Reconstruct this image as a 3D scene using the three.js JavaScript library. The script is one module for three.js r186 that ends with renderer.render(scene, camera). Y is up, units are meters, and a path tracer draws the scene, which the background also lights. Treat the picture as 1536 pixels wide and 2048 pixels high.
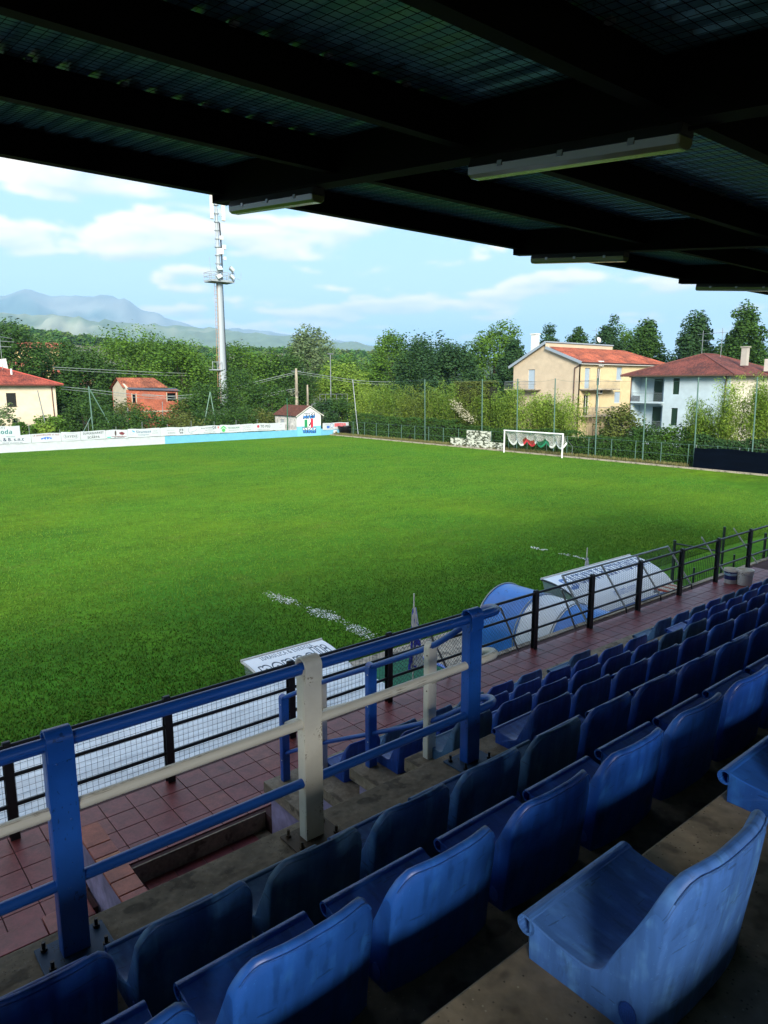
import * as THREE from 'three';
import { mergeGeometries, toCreasedNormals } from 'three/addons/utils/BufferGeometryUtils.js';
import { RoundedBoxGeometry } from 'three/addons/geometries/RoundedBoxGeometry.js';

// ---------- camera, sky, sun, exposure ----------
const R = Math.PI / 180;
const scene = new THREE.Scene();
const camera = new THREE.PerspectiveCamera(71.23, 768 / 1024, 0.05, 30000);
const EYE = 7.1, YAW = 50.3 * R, PITCH = -10.19 * R;
camera.position.set(0, EYE, 0);
camera.lookAt(Math.cos(YAW) * Math.cos(PITCH), EYE + Math.sin(PITCH), -Math.sin(YAW) * Math.cos(PITCH));
const renderer = new THREE.WebGLRenderer({ antialias: true });
renderer.toneMapping = THREE.LinearToneMapping;
renderer.toneMappingExposure = 2.2;
renderer.shadowMap.enabled = true;
renderer.setSize(768, 1024);

// seeded noise
function rng(seed) { let a = seed >>> 0; return () => { a = (a + 0x6D2B79F5) | 0; let t = Math.imul(a ^ (a >>> 15), 1 | a); t = (t + Math.imul(t ^ (t >>> 7), 61 | t)) ^ t; return ((t ^ (t >>> 14)) >>> 0) / 4294967296; }; }
const hash = (x, y, s) => { let h = Math.imul(x, 374761393) + Math.imul(y, 668265263) + Math.imul(s, 2147483629); h = Math.imul(h ^ (h >>> 13), 1274126177); return ((h ^ (h >>> 16)) >>> 0) / 4294967296; };
function vnoise(x, y, s = 1, per = 0) {
  const xi = Math.floor(x), yi = Math.floor(y), fx = x - xi, fy = y - yi, u = fx * fx * (3 - 2 * fx), v = fy * fy * (3 - 2 * fy);
  const w = per ? (a => ((a % per) + per) % per) : (a => a);
  const a = hash(w(xi), w(yi), s), b = hash(w(xi + 1), w(yi), s), c = hash(w(xi), w(yi + 1), s), d = hash(w(xi + 1), w(yi + 1), s);
  return a + (b - a) * u + (c - a) * v + (a - b - c + d) * u * v;
}
function fbm(x, y, oct = 4, s = 1, per = 0) { let v = 0, a = 0.5, t = 0; for (let o = 0; o < oct; o++) { v += a * vnoise(x, y, s + o * 17, per); t += a; a *= 0.5; x *= 2; y *= 2; per *= 2; } return v / t; }
const clamp = (v, a = 0, b = 1) => Math.min(b, Math.max(a, v));
const smooth = (a, b, v) => { const t = clamp((v - a) / (b - a)); return t * t * (3 - 2 * t); };
const mix = (a, b, t) => a + (b - a) * t;
const mix3 = (a, b, t) => [mix(a[0], b[0], t), mix(a[1], b[1], t), mix(a[2], b[2], t)];

const SUN = new THREE.Vector3(-0.55, 0.42, 0.72).normalize();
function skyColor(x, y, z) {
  const el = Math.asin(clamp(y, -1, 1)) / R, az = Math.atan2(-z, x) / R;
  let c = mix3([0.46, 0.56, 0.61], [0.29, 0.44, 0.60], smooth(0, 14, el));
  c = mix3(c, [0.21, 0.36, 0.60], smooth(12, 45, el));
  c = mix3(c, [0.15, 0.28, 0.52], smooth(40, 90, el));
  if (el < 0) return [0.3, 0.34, 0.34];
  const k = 1 / (y + 0.075), px = x * k * 1.15, pz = z * k * 1.15;
  const wx = fbm(px * 0.9 + 7, pz * 0.9, 3, 41) - 0.5, wz = fbm(px * 0.9, pz * 0.9 + 9, 3, 43) - 0.5;
  const d = fbm(px * 1.75 + wx * 1.5, pz * 1.75 + wz * 1.5, 6, 5) * 0.8 + 0.2 * fbm(px * 0.6, pz * 0.6, 2, 6);
  const lit = fbm((px - 0.1) * 1.75 + wx * 1.5, (pz + 0.13) * 1.75 + wz * 1.5, 6, 5) * 0.8 + 0.2 * fbm(px * 0.6, pz * 0.6, 2, 6);
  let cov = 0.424 + 0.05 * Math.sin(az * R * 2 + 1.0);
  cov += 0.13 * smooth(60, 35, az) * smooth(-40, 10, az) + 0.04 * smooth(8, 2, el);
  const den = smooth(cov, cov + 0.085, d) * smooth(0.8, 5, el);
  const light = clamp(0.6 + (d - lit) * 4.2 - smooth(cov + 0.12, cov + 0.4, d) * 0.5);
  const cc = mix3([0.37, 0.44, 0.57], [0.74, 0.64, 0.53], light);
  return mix3(c, cc, den * 0.92).map(v => v * 1.12);
}
{
  const W = 2048, H = 1024, data = new Float32Array(W * H * 4);
  for (let j = 0; j < H; j++) for (let i = 0; i < W; i++) {
    const v = (j + 0.5) / H, u = (i + 0.5) / W, el = (v - 0.5) * Math.PI, a = (u - 0.5) * 2 * Math.PI;
    const c = skyColor(Math.cos(el) * Math.cos(a), Math.sin(el), Math.cos(el) * Math.sin(a)), o = (j * W + i) * 4;
    data[o] = c[0]; data[o + 1] = c[1]; data[o + 2] = c[2]; data[o + 3] = 1;
  }
  const sky = new THREE.DataTexture(data, W, H, THREE.RGBAFormat, THREE.FloatType);
  sky.mapping = THREE.EquirectangularReflectionMapping; sky.magFilter = THREE.LinearFilter; sky.needsUpdate = true;
  scene.background = sky; scene.environment = sky;
}
const sun = new THREE.DirectionalLight(new THREE.Color(1.0, 0.93, 0.80), 4.2);
sun.position.copy(SUN).multiplyScalar(150); sun.target.position.set(30, 0, -50); sun.position.add(sun.target.position);
sun.castShadow = true; sun.shadow.radius = 38; sun.shadow.mapSize.set(4096, 4096);
Object.assign(sun.shadow.camera, { left: -110, right: 110, top: 90, bottom: -90, near: 1, far: 400 });
scene.add(sun, sun.target);
scene.fog = new THREE.FogExp2(new THREE.Color(0.36, 0.68, 1.0), 0.0001);

// ---------- helpers ----------
const taken = {};
const numbered = n => { const k = taken[n] = (taken[n] ?? -1) + 1; return k ? `${n}_${String(k).padStart(3, '0')}` : n; };
function tag(o, label, category, group, kind) { o.userData = { label, category }; if (group) o.userData.group = group; if (kind) o.userData.kind = kind; return o; }
function thing(name, label, category, group, pos = [0, 0, 0], turn = 0) { const o = new THREE.Group(); o.name = numbered(name); o.position.set(...pos); o.rotation.y = turn; scene.add(o); return tag(o, label, category, group); }
function structure(name, label) { const o = new THREE.Group(); o.name = numbered(name); scene.add(o); o.userData = { label, category: name.replace(/_/g, ' '), kind: 'structure' }; return o; }
function put(name, geo, m, parent = scene) { const o = new THREE.Mesh(Array.isArray(geo) ? merge(geo) : geo, m); o.name = parent === scene ? numbered(name) : name; o.castShadow = o.receiveShadow = true; parent.add(o); return o; }
function clean(g) { const q = g.index ? g.toNonIndexed() : g; for (const k of Object.keys(q.attributes)) if (!['position', 'normal', 'uv', 'color'].includes(k)) q.deleteAttribute(k); return q; }
function merge(list) { return mergeGeometries(list.map(clean), false); }
function metric(g, s = 1) { // uv in metres by the face's main axis
  const q = clean(g), p = q.attributes.position, n = q.attributes.normal, uv = new Float32Array(p.count * 2);
  for (let i = 0; i < p.count; i++) {
    const ax = Math.abs(n.getX(i)), ay = Math.abs(n.getY(i)), az = Math.abs(n.getZ(i)), x = p.getX(i), y = p.getY(i), z = p.getZ(i);
    const [u, v] = ay >= ax && ay >= az ? [x, z] : ax >= az ? [z, y] : [x, y];
    uv[2 * i] = u * s; uv[2 * i + 1] = v * s;
  }
  q.setAttribute('uv', new THREE.BufferAttribute(uv, 2)); return q;
}
function box(x0, x1, y0, y1, z0, z1) { const g = new THREE.BoxGeometry(x1 - x0, y1 - y0, z1 - z0); g.translate((x0 + x1) / 2, (y0 + y1) / 2, (z0 + z1) / 2); return metric(g); }
function rbox(x0, x1, y0, y1, z0, z1, r = 0.01) { const g = new RoundedBoxGeometry(x1 - x0, y1 - y0, z1 - z0, 1, r); g.translate((x0 + x1) / 2, (y0 + y1) / 2, (z0 + z1) / 2); return metric(g); }
const V = (x, y, z) => new THREE.Vector3(x, y, z);
function rod(a, b, r, seg = 8, r2 = r) { const A = V(...a), B = V(...b), L = A.distanceTo(B), g = new THREE.CylinderGeometry(r2, r, L, seg); g.applyQuaternion(new THREE.Quaternion().setFromUnitVectors(V(0, 1, 0), B.clone().sub(A).normalize())); g.translate((a[0] + b[0]) / 2, (a[1] + b[1]) / 2, (a[2] + b[2]) / 2); return clean(g); }
function bar(a, b, w, h = w) { const A = V(...a), B = V(...b), L = A.distanceTo(B), g = new THREE.BoxGeometry(w, h, L); const m = new THREE.Matrix4().lookAt(A, B, Math.abs(B.y - A.y) > L * 0.99 ? V(1, 0, 0) : V(0, 1, 0)); g.applyMatrix4(m); g.translate((a[0] + b[0]) / 2, (a[1] + b[1]) / 2, (a[2] + b[2]) / 2); return metric(g); }
function pipe(pts, r, seg = 8, n = 40, tension = 0.5) { return clean(new THREE.TubeGeometry(new THREE.CatmullRomCurve3(pts.map(p => V(...p)), false, 'catmullrom', tension), n, r, seg, false)); }
function poly(verts, tris) { const g = new THREE.BufferGeometry(), a = []; for (const t of tris) for (const i of t) a.push(...verts[i]); g.setAttribute('position', new THREE.Float32BufferAttribute(a, 3)); g.computeVertexNormals(); return metric(g); }
function quads(list) { const v = [], t = []; for (const q of list) { const o = v.length; v.push(...q); t.push([o, o + 1, o + 2]); if (q.length > 3) t.push([o, o + 2, o + 3]); } return poly(v, t); }
function wallHoles(w, h, holes, thick, top) { // wall in the xy plane with openings [x0,y0,x1,y1], front face at z=0, body towards -z
  const s = new THREE.Shape(); s.moveTo(0, 0); s.lineTo(w, 0); for (const [x, y] of top || [[w, h], [0, h]]) s.lineTo(x, y); s.closePath();
  for (const [a, b, c, d] of holes) { const p = new THREE.Path(); p.moveTo(a, b); p.lineTo(a, d); p.lineTo(c, d); p.lineTo(c, b); p.closePath(); s.holes.push(p); }
  const g = new THREE.ExtrudeGeometry(s, { depth: thick, bevelEnabled: false }); g.translate(0, 0, -thick); return metric(g);
}
// textures
let texCount = 0;
function tex(w, h, f, srgb = true) { const d = new Uint8Array(w * h * 4); for (let j = 0; j < h; j++) for (let i = 0; i < w; i++) { const c = f(i / w, j / h), o = (j * w + i) * 4; d[o] = clamp(c[0]) * 255; d[o + 1] = clamp(c[1]) * 255; d[o + 2] = clamp(c[2]) * 255; d[o + 3] = 255; } const t = new THREE.DataTexture(d, w, h); t.wrapS = t.wrapT = THREE.RepeatWrapping; t.magFilter = THREE.LinearFilter; t.minFilter = THREE.LinearMipmapLinearFilter; t.generateMipmaps = true; if (srgb) t.colorSpace = THREE.SRGBColorSpace; t.needsUpdate = true; texCount++; return t; }
const rep = (t, x, y = x) => { const c = t.clone(); c.repeat.set(x, y); c.needsUpdate = true; return c; };
function canvasTex(w, h, draw) { const c = document.createElement('canvas'); c.width = w; c.height = h; const g = c.getContext('2d'); draw(g, w, h); const t = new THREE.CanvasTexture(c); t.colorSpace = THREE.SRGBColorSpace; t.anisotropy = 8; texCount++; return t; }
const G1 = v => [v, v, v];
function grain(size, per, oct, lo, hi, seed, spots) { return (u, v) => { let n = fbm(u * per, v * per, oct, seed, per); if (spots) n = n * 0.8 + 0.2 * (hash(Math.floor(u * size), Math.floor(v * size), seed) > spots ? 0 : 1); return lo + (hi - lo) * n; }; }
const tNoise = tex(512, 512, (u, v) => G1(0.55 + 0.9 * (fbm(u * 8, v * 8, 6, 3, 8) - 0.5)), false);
const tPlaster = tex(512, 512, (u, v) => G1(0.93 + 0.14 * (fbm(u * 6, v * 6, 6, 9, 6) - 0.5)));
const tNoiseC = tex(512, 512, (u, v) => G1(0.86 + 0.5 * (fbm(u * 6, v * 6, 6, 9, 6) - 0.5)));
const std = (color, o = {}) => new THREE.MeshStandardMaterial({ color, roughness: 0.7, metalness: 0, side: THREE.DoubleSide, ...o });
// ---------- materials ----------
const tConcrete = tex(1024, 1024, (u, v) => {
  const a = fbm(u * 6, v * 6, 5, 11, 6), b = fbm(u * 48, v * 48, 3, 13, 48), s = fbm(u * 14, v * 14, 4, 19, 14);
  let k = 0.84 + 0.36 * (a - 0.5) + 0.24 * (b - 0.5); const st = smooth(0.6, 0.74, s); k *= 1 - 0.26 * st;
  const p = hash(Math.floor(u * 340), Math.floor(v * 340), 7); if (p > 0.998 - 0.014 * smooth(0.45, 0.62, a)) k *= 0.5 + 0.3 * hash(Math.floor(u * 97), Math.floor(v * 97), 8); if (p < 0.003) k *= 1.3;
  return [k * 1.0, k * 0.955, k * 0.88];
});
const concrete = std('#9c978e', { map: rep(tConcrete, 0.7), roughness: 0.95, bumpMap: rep(tNoise, 1.7), bumpScale: 0.008 });
const concretePale = std('#b9b7b1', { map: rep(tConcrete, 0.5), roughness: 0.95, bumpMap: rep(tNoise, 2), bumpScale: 0.006 });
const lilac = std('#a8a0c6', { map: rep(tNoiseC, 1.3), roughness: 0.85, bumpMap: rep(tNoise, 2), bumpScale: 0.003 });
const tTile = tex(256, 256, (u, v) => { const a = fbm(u * 5, v * 5, 5, 23, 5), b = fbm(u * 40, v * 40, 2, 29, 40); const k = 0.82 + 0.4 * (a - 0.5) + 0.16 * (b - 0.5); return [k, k * (0.98 + 0.05 * (a - 0.5)), k]; });
const tileMats = ['#9a4c4c', '#934547', '#a1544c', '#8b4143'].map((c, i) => { const m = rep(tTile, 1.1 + i * 0.3); m.offset.set(i * 0.37, i * 0.21); return std(c, { map: m, roughness: 0.42, bumpMap: rep(tNoise, 2), bumpScale: 0.0015 }); });
const grout = std('#4a2f30', { map: rep(tNoiseC, 2), roughness: 0.95 });
const copingMat = [std('#b5654a', { map: rep(tTile, 2), roughness: 0.55 }), std('#c27a52', { map: rep(tTile, 2.3), roughness: 0.55 }), std('#ad5c4c', { map: rep(tTile, 1.7), roughness: 0.55 })];
const tPaint = tex(512, 512, (u, v) => { const a = fbm(u * 5, v * 5, 5, 31, 5), c = fbm(u * 60, v * 22, 3, 33, 22); let k = 0.93 + 0.2 * (a - 0.5); if (c > 0.79) k *= 0.72; return G1(k); });
const bluePaint = std('#1a56b4', { map: rep(tPaint, 1.5), roughness: 0.32, bumpMap: rep(tNoise, 6), bumpScale: 0.0006 });
const tChip = tex(512, 512, (u, v) => { const a = fbm(u * 6, v * 6, 5, 37, 6), c = fbm(u * 70, v * 70, 3, 39, 70); const s = smooth(0.55, 0.72, a) * smooth(0.5, 0.66, c); const k = 0.95 + 0.12 * (a - 0.5); return mix3([k, k, k * 0.985], [0.42, 0.37, 0.3], s * 0.85); });
const whitePaint = std('#dcdcd6', { map: rep(tChip, 2.2), roughness: 0.45, bumpMap: rep(tNoise, 6), bumpScale: 0.0006 });
const darkSteel = std('#23282f', { map: rep(tPaint, 3), roughness: 0.38, metalness: 0.35 });
const blackSteel = new THREE.MeshPhysicalMaterial({ color: '#050607', map: rep(tPaint, 2), roughness: 0.85, specularIntensity: 0.25, side: THREE.DoubleSide });
const galv = std('#a3abb0', { map: rep(tNoiseC, 2), roughness: 0.42, metalness: 0.65 });
const galvDull = std('#a9b4ba', { map: rep(tPlaster, 0.6), roughness: 0.6, metalness: 0.1 });
const rusty = std('#5b5044', { map: rep(tChip, 3), roughness: 0.7, metalness: 0.4 });
const wireMat = std('#2b3034', { roughness: 0.5, metalness: 0.5 });
const netWire = std('#39454a', { roughness: 0.5, metalness: 0.5 });
const roofSheet = std('#5f939a', { map: rep(tPaint, 0.8), roughness: 0.36, metalness: 0.45 });
const tSeat = tex(1024, 1024, (u, v) => { // wiped, scratched and sun-bleached plastic, streaks run down the shell
  const a = fbm(u * 4, v * 4, 5, 51, 4), st = fbm(u * 40, v * 5, 4, 53, 5), b = fbm(u * 18, v * 18, 4, 57, 18), sc = fbm(u * 9 + v * 3, v * 90, 3, 59, 0);
  let k = 0.88 + 0.2 * (a - 0.5) + 0.2 * (st - 0.5); if (sc > 0.8) k *= 0.8; let w = smooth(0.5, 0.78, b * 0.6 + st * 0.4) * 0.42 + (hash(Math.floor(u * 400), Math.floor(v * 400), 61) > 0.9985 ? 0.5 : 0);
  const dk = smooth(0.62, 0.8, fbm(u * 34, v * 14, 4, 63, 0)) * 0.12; k *= 1 - dk;
  return [clamp(k * 0.86 + w * 0.5), clamp(k * 0.9 + w * 0.42), clamp(k * 0.97 + w * 0.18)];
});
const seatMats = [['#3576d6', 0.4], ['#2b68cc', 0.4], ['#4a83c4', 0.5], ['#5686ae', 0.55], ['#285fc2', 0.4]].map(([c, r], i) => { const m = rep(tSeat, 1, 1); m.offset.set(i * 0.31, i * 0.17); return std(c, { map: m, roughness: r, bumpMap: rep(tNoise, 5), bumpScale: 0.0012 }); });
const seatBleached = std('#669ff0', { map: rep(tSeat, 1.4, 1.4), roughness: 0.5, bumpMap: rep(tNoise, 6), bumpScale: 0.0014 });
const seatHole = std('#123468', { roughness: 0.6 });

// ---------- ground and pitch ----------
const X3 = 3.46;              // left end of the lower rows
const WALK = 2.55;            // walkway level
const RAILZ = -7.45;
{
  const g = structure('ground', 'open ground reaching to the hills');
  const pl = new THREE.PlaneGeometry(9000, 9000, 1, 1); pl.rotateX(-Math.PI / 2); pl.translate(1500, -0.06, -1500);
  const tG = tex(256, 256, (u, v) => { const a = fbm(u * 8, v * 8, 5, 71, 8); return [0.30 + 0.2 * a, 0.36 + 0.2 * a, 0.16 + 0.14 * a]; });
  put('earth', metric(pl, 0.05), std('#a0a08c', { map: tG, roughness: 1 }), g);
}
{
  const g = structure('pitch', 'mown green football pitch');
  const tGrass = tex(2048, 2048, (u, v) => {
    const x = u * 64, z = v * 72, wob = fbm(x * 0.12, z * 0.12, 3, 83) * 6;
    const big = fbm(x * 0.13 + wob * 0.2, z * 0.16, 4, 81), mid = fbm(x * 0.55, z * 1.15, 4, 85), fine = fbm(x * 4.5, z * 7.5, 3, 87), px = hash(Math.floor(u * 2048), Math.floor(v * 2048), 89);
    let k = 0.5 + 0.2 * (big - 0.5) + 0.36 * (mid - 0.5) + 0.42 * (fine - 0.5) + 0.3 * (px - 0.5);
    const yl = clamp(0.5 + 1.6 * (fbm(x * 0.2 + 9, z * 0.22, 4, 91) - 0.5)), dry = smooth(0.66, 0.8, fbm(x * 0.8, z * 0.9, 4, 93)) * 0.35;
    let c = [mix(0.225, 0.32, yl) * (0.62 + 0.76 * k), mix(0.405, 0.44, yl) * (0.62 + 0.76 * k), mix(0.115, 0.105, yl) * (0.62 + 0.7 * k)];
    return mix3(c, [0.36, 0.42, 0.17], dry);
  });
  tGrass.wrapS = tGrass.wrapT = THREE.ClampToEdgeWrapping;
  const m = new THREE.MeshPhysicalMaterial({ color: '#ffffff', map: tGrass, roughness: 1, specularIntensity: 0.1, bumpMap: (() => { const t = rep(tNoise, 90, 100); return t; })(), bumpScale: 0.035 });
  const pl = new THREE.PlaneGeometry(64, 75.4, 1, 1); pl.rotateX(-Math.PI / 2); pl.translate(58.6 - 32, 0, -82.4 + 37.7);
  put('grass', pl, m, g);
  const pl2 = new THREE.PlaneGeometry(60, 72, 1, 1); pl2.rotateX(-Math.PI / 2); pl2.translate(58.6 - 64 - 30, 0, -82.4 + 36);
  put('grass', pl2, m, g);
  { // short tufts that break up the nearer turf
    const r = rng(15), bl = []; for (let k = 0; k < 4; k++) { const a = r() * 6.28, b = 0.012 + 0.006 * r(), h = 0.035 + 0.03 * r(), l = 0.03 * (r() + 0.3); bl.push([[Math.cos(a) * b, 0, Math.sin(a) * b], [-Math.cos(a) * b, 0, -Math.sin(a) * b], [Math.sin(a) * l, h, -Math.cos(a) * l]]); }
    const gm = new THREE.MeshPhysicalMaterial({ color: '#ffffff', roughness: 0.9, specularIntensity: 0.15, side: THREE.DoubleSide }), N = 420000, im = new THREE.InstancedMesh(quads(bl), gm, N), M = new THREE.Matrix4(), q = new THREE.Quaternion(), E = new THREE.Euler(), C = new THREE.Color();
    for (let i = 0; i < N; i++) { const z = -14.1 - 68 * r() ** 1.7, x = mix(-3, Math.min(58, 30 - z * 0.9), r() ** 1.15), s = 0.55 + 0.6 * r(); E.set(0, r() * 6.28, 0); q.setFromEuler(E); M.compose(V(x, 0.001, z), q, V(s, s, s)); im.setMatrixAt(i, M); const v = 0.84 + 0.32 * r(), y = r(); C.setRGB(mix(0.065, 0.13, y) * v, mix(0.185, 0.235, y) * v, 0.026 * v); im.setColorAt(i, C); }
    im.name = 'turf_tufts'; im.userData = { kind: 'stuff' }; im.receiveShadow = true; g.add(im);
  }
  // worn chalk: ragged specks that follow the halfway line and the far line
  const chalk = std('#d9dbd2', { roughness: 1 }); const r = rng(5), sp = [];
  const speck = (x, z, s) => { const n = 6, a0 = r() * 6, pts = []; for (let i = 0; i < n; i++) { const a = a0 + i / n * 6.283, q = s * (0.5 + r() * 0.7); pts.push([x + Math.cos(a) * q * 0.8, 0.012 + r() * 0.012, z + Math.sin(a) * q * 1.5]); } for (let i = 1; i < n - 1; i++) sp.push([pts[0], pts[i], pts[i + 1]]); };
  for (let i = 0; i < 1900; i++) { const z = mix(-21, -14.6, r()), d = fbm(z * 0.9, 3, 4, 7); if (r() < smooth(0.36, 0.56, d) * smooth(-21, -19, z) ** 0.5 + 0.1) speck(12.15 + (r() + r() - 1) * 0.34 * (0.4 + d) + 0.1 * Math.sin(z), z, 0.012 + 0.03 * r() * r()); }
  for (let i = 0; i < 420; i++) { const z = mix(-23.5, -16.5, r()), d = fbm(z * 1.7, 8, 3, 9); if (r() < smooth(0.5, 0.66, d)) speck(24.6 + (r() - 0.5) * 0.3, z, 0.02 + 0.03 * r()); }
  const cm = put('chalk_line', quads(sp), chalk, g); cm.userData = { kind: 'stuff' };
}
// low kerb strips along the far ends
{
  const k = structure('pitch_kerb', 'pale concrete kerb round the pitch');
  put('kerb', box(58.2, 58.5, -0.05, 0.12, -82, -14), concretePale, k);
  put('verge', quads([[[58.5, 0.03, -82], [58.5, 0.03, -14], [60.2, 0.05, -14], [60.2, 0.05, -82]]]), std('#6d6340', { map: rep(tNoiseC, 1), roughness: 1 }), k);
}
// paving between stand and pitch
{
  const a = structure('apron', 'grey concrete apron below the stand');
  put('paving', box(-26, 18.7, -0.05, 0.03, -14.0, -7.5), concretePale, a);
}

// ---------- stand: terraces ----------
const ROW = { A: [5.77, -0.56, -0.95], B: [5.37, -1.305, -1.70], C: [4.97, -2.04, -2.44], D: [4.58, -2.77, -3.22], E: [4.18, -3.50, -3.92], F: [3.78, -4.23, -4.65], G: [3.38, -4.96, -5.38], H: [2.98, 0, -6.12] };
const XR = 24, XL = -26;
{
  const s = structure('terrace', 'stepped concrete terrace of the stand');
  const step = (x0, x1, y, zf, zb, t) => put('step', rbox(x0, x1, y - t, y, zf, zb, 0.008), concrete, s);
  step(XL, XR, 6.17, -0.05, 2.6, 0.5);
  step(XL, XR, ROW.A[0], -0.95, -0.055, 0.5);
  step(XL, XR, ROW.B[0], -1.70, -0.955, 0.5);
  step(XL, XR, ROW.C[0], -2.44, -1.705, 0.5);
  step(XL, XR, ROW.D[0], -3.24, -2.445, 0.3);
  step(X3, XR, ROW.E[0], -3.92, -3.245, 0.11);
  step(X3, XR, ROW.F[0], -4.65, -3.925, 0.11);
  step(X3, XR, ROW.G[0], -5.38, -4.655, 0.11);
  step(X3 - 0.03, XR, ROW.H[0], -6.12, -5.385, 0.12);
  // painted end walls and risers under the lower rows
  const lo = 1.2;
  put('end_wall', [box(X3 + 0.07, XR, lo, ROW.E[0] - 0.112, -3.86, -3.25), box(X3 + 0.07, XR, lo, ROW.F[0] - 0.112, -4.59, -3.862), box(X3 + 0.07, XR, lo, ROW.G[0] - 0.112, -5.32, -4.592), box(X3 + 0.03, XR, lo, ROW.H[0] - 0.122, -6.07, -5.322)], lilac, s);
  put('under_wall', box(XL, X3 + 0.065, 0.2, ROW.D[0] - 0.305, -3.1, -2.9), concrete, s);
  put('back_wall', [box(XL, XR, 5.6, 6.6, 2.6, 2.8)], concrete, s);
  put('substructure', box(XL, XR, 0, 4.4, -1.7, 2.6), concrete, s);
}
// walkway with tiles
{
  const w = structure('walkway', 'red tiled walkway along the front of the stand');
  const s = 0.2995, t0 = 0.006;
  put('slab', [box(XL, 1.64, WALK - 0.25, WALK - 0.012, -7.62, -5.95), box(1.64, X3 + 0.04, WALK - 0.25, WALK - 0.012, -7.62, -6.235), box(X3 + 0.04, XR, WALK - 0.25, WALK - 0.012, -7.62, -6.075)], grout, w);
  put('edge_kerb', [rbox(XL, XR, WALK - 0.25, WALK + 0.006, -7.74, -7.625, 0.01)], concretePale, w);
  put('front_wall', box(XL, XR, 0, WALK - 0.26, -7.74, -7.64), concretePale, w);
  const r = rng(77), gs = [0, 1, 2].map(i => { const g = new RoundedBoxGeometry(s - 0.008, 0.014, s - 0.008, 1, 0.003); g.rotateY(0); return metric(g, 1); });
  const tile = (x, z, sx = 1, sz = 1) => { const o = put('tile', gs[Math.floor(r() * 3)], tileMats[Math.floor(r() * r() * 4)], w); o.position.set(x, WALK - 0.006 + (r() - 0.5) * 0.002, z); o.scale.set(sx, 1, sz); o.rotation.set((r() - 0.5) * 0.006, Math.floor(r() * 4) * Math.PI / 2 * (sx === sz ? 1 : 0), (r() - 0.5) * 0.006); };
  for (let i = -12; i < 57; i++) for (let j = 0; j < 6; j++) {
    const x = 1.247 + (i + 0.5) * s, z = -7.50 + (j + 0.5) * s;
    if (x < 1.6 ? j > 4 : x < 8 ? j > 3 : j > 2) continue;
    if (x > 1.6 && x < 1.87 && j > 3) continue;
    tile(x, z);
  }
  // kerb tiles at the back of the left landing
  for (let i = 0; i < 11; i++) { const o = put('kerb_tile', rbox(-0.19, 0.19, -0.02, 0.02, -0.14, 0.12, 0.012), tileMats[(i * 3 + 2) % 4], w); o.position.set(1.4 - i * 0.385, WALK - 0.004, -5.95); }
  // steps that lead down between the two low walls
  for (let k = 1; k < 6; k++) { const o = put('stair', rbox(1.84, X3 + 0.05, WALK - 0.19 * k - 0.19, WALK - 0.19 * k - 0.012, -6.23 + (k - 1) * 0.62, -6.23 + k * 0.62 + 0.02, 0.006), concrete, w);
    if (k < 3) for (let i = 0; i < 5; i++) for (let j = 0; j < 2; j++) { const t = put('tile', gs[0], tileMats[(i + j + k) % 4], w); t.position.set(2.0 + i * s, WALK - 0.19 * k - 0.008, -6.07 + (k - 1) * 0.62 + j * s * 1.02); } }
  put('riser', box(1.83, X3 + 0.05, WALK - 0.2, WALK - 0.002, -6.245, -6.225), concrete, w);
  put('pit_floor', box(XL, X3, 0.1, 0.2, -6, -3.1), concrete, w);
}
{ // low parapet with terracotta coping
  const p = thing('parapet', 'low lilac wall with terracotta coping beside the blue rail post', 'wall', undefined, [0, 0, 0]);
  put('wall', box(1.655, 1.815, 1.2, 2.99, -6.42, -4.2), lilac, p);
  let z = -6.46; const L = [0.36, 0.2, 0.19, 0.2, 0.2, 0.19, 0.2, 0.3, 0.3];
  L.forEach((l, i) => { put('coping_tile', rbox(1.63, 1.84, 2.992, 3.025, z + 0.003, z + l - 0.003, 0.009), copingMat[(i * 2 + (i > 3)) % 3], p); z += l; });
}
// ---------- seats ----------
const PC = [[-.36, .1], [-.29, .088], [-.22, .08], [-.16, .08], [-.12, .095], [-.09, .13], [-.065, .2], [-.045, .28], [-.03, .35], [-.017, .393], [-.002, .402], [.012, .388], [.006, .3], [-.012, .18], [-.028, .08], [-.04, 0]];
const PS = [[-.36, .1], [-.31, .09], [-.25, .084], [-.2, .085], [-.172, .1], [-.148, .15], [-.122, .22], [-.1, .285], [-.08, .345], [-.066, .385], [-.05, .393], [-.036, .382], [-.036, .3], [-.045, .18], [-.055, .08], [-.062, 0]];
const SW = 0.425;
function profile(s) {
  const e = Math.abs(s) ** 3, k = clamp((Math.abs(s) - 0.62) / 0.38), drop = 1 - 0.36 * k ** 2.6;
  return PC.map(([z, y], i) => { const zz = mix(z, PS[i][0], e); let yy = mix(y, PS[i][1], e); if (yy > 0.16) yy = 0.16 + (yy - 0.16) * drop; return [zz, yy]; });
}
function sample(p, n) { const c = new THREE.CatmullRomCurve3(p.map(([z, y]) => V(0, y, z)), false, 'centripetal'); return c.getPoints(n).map(q => [q.z, q.y]); }
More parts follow.
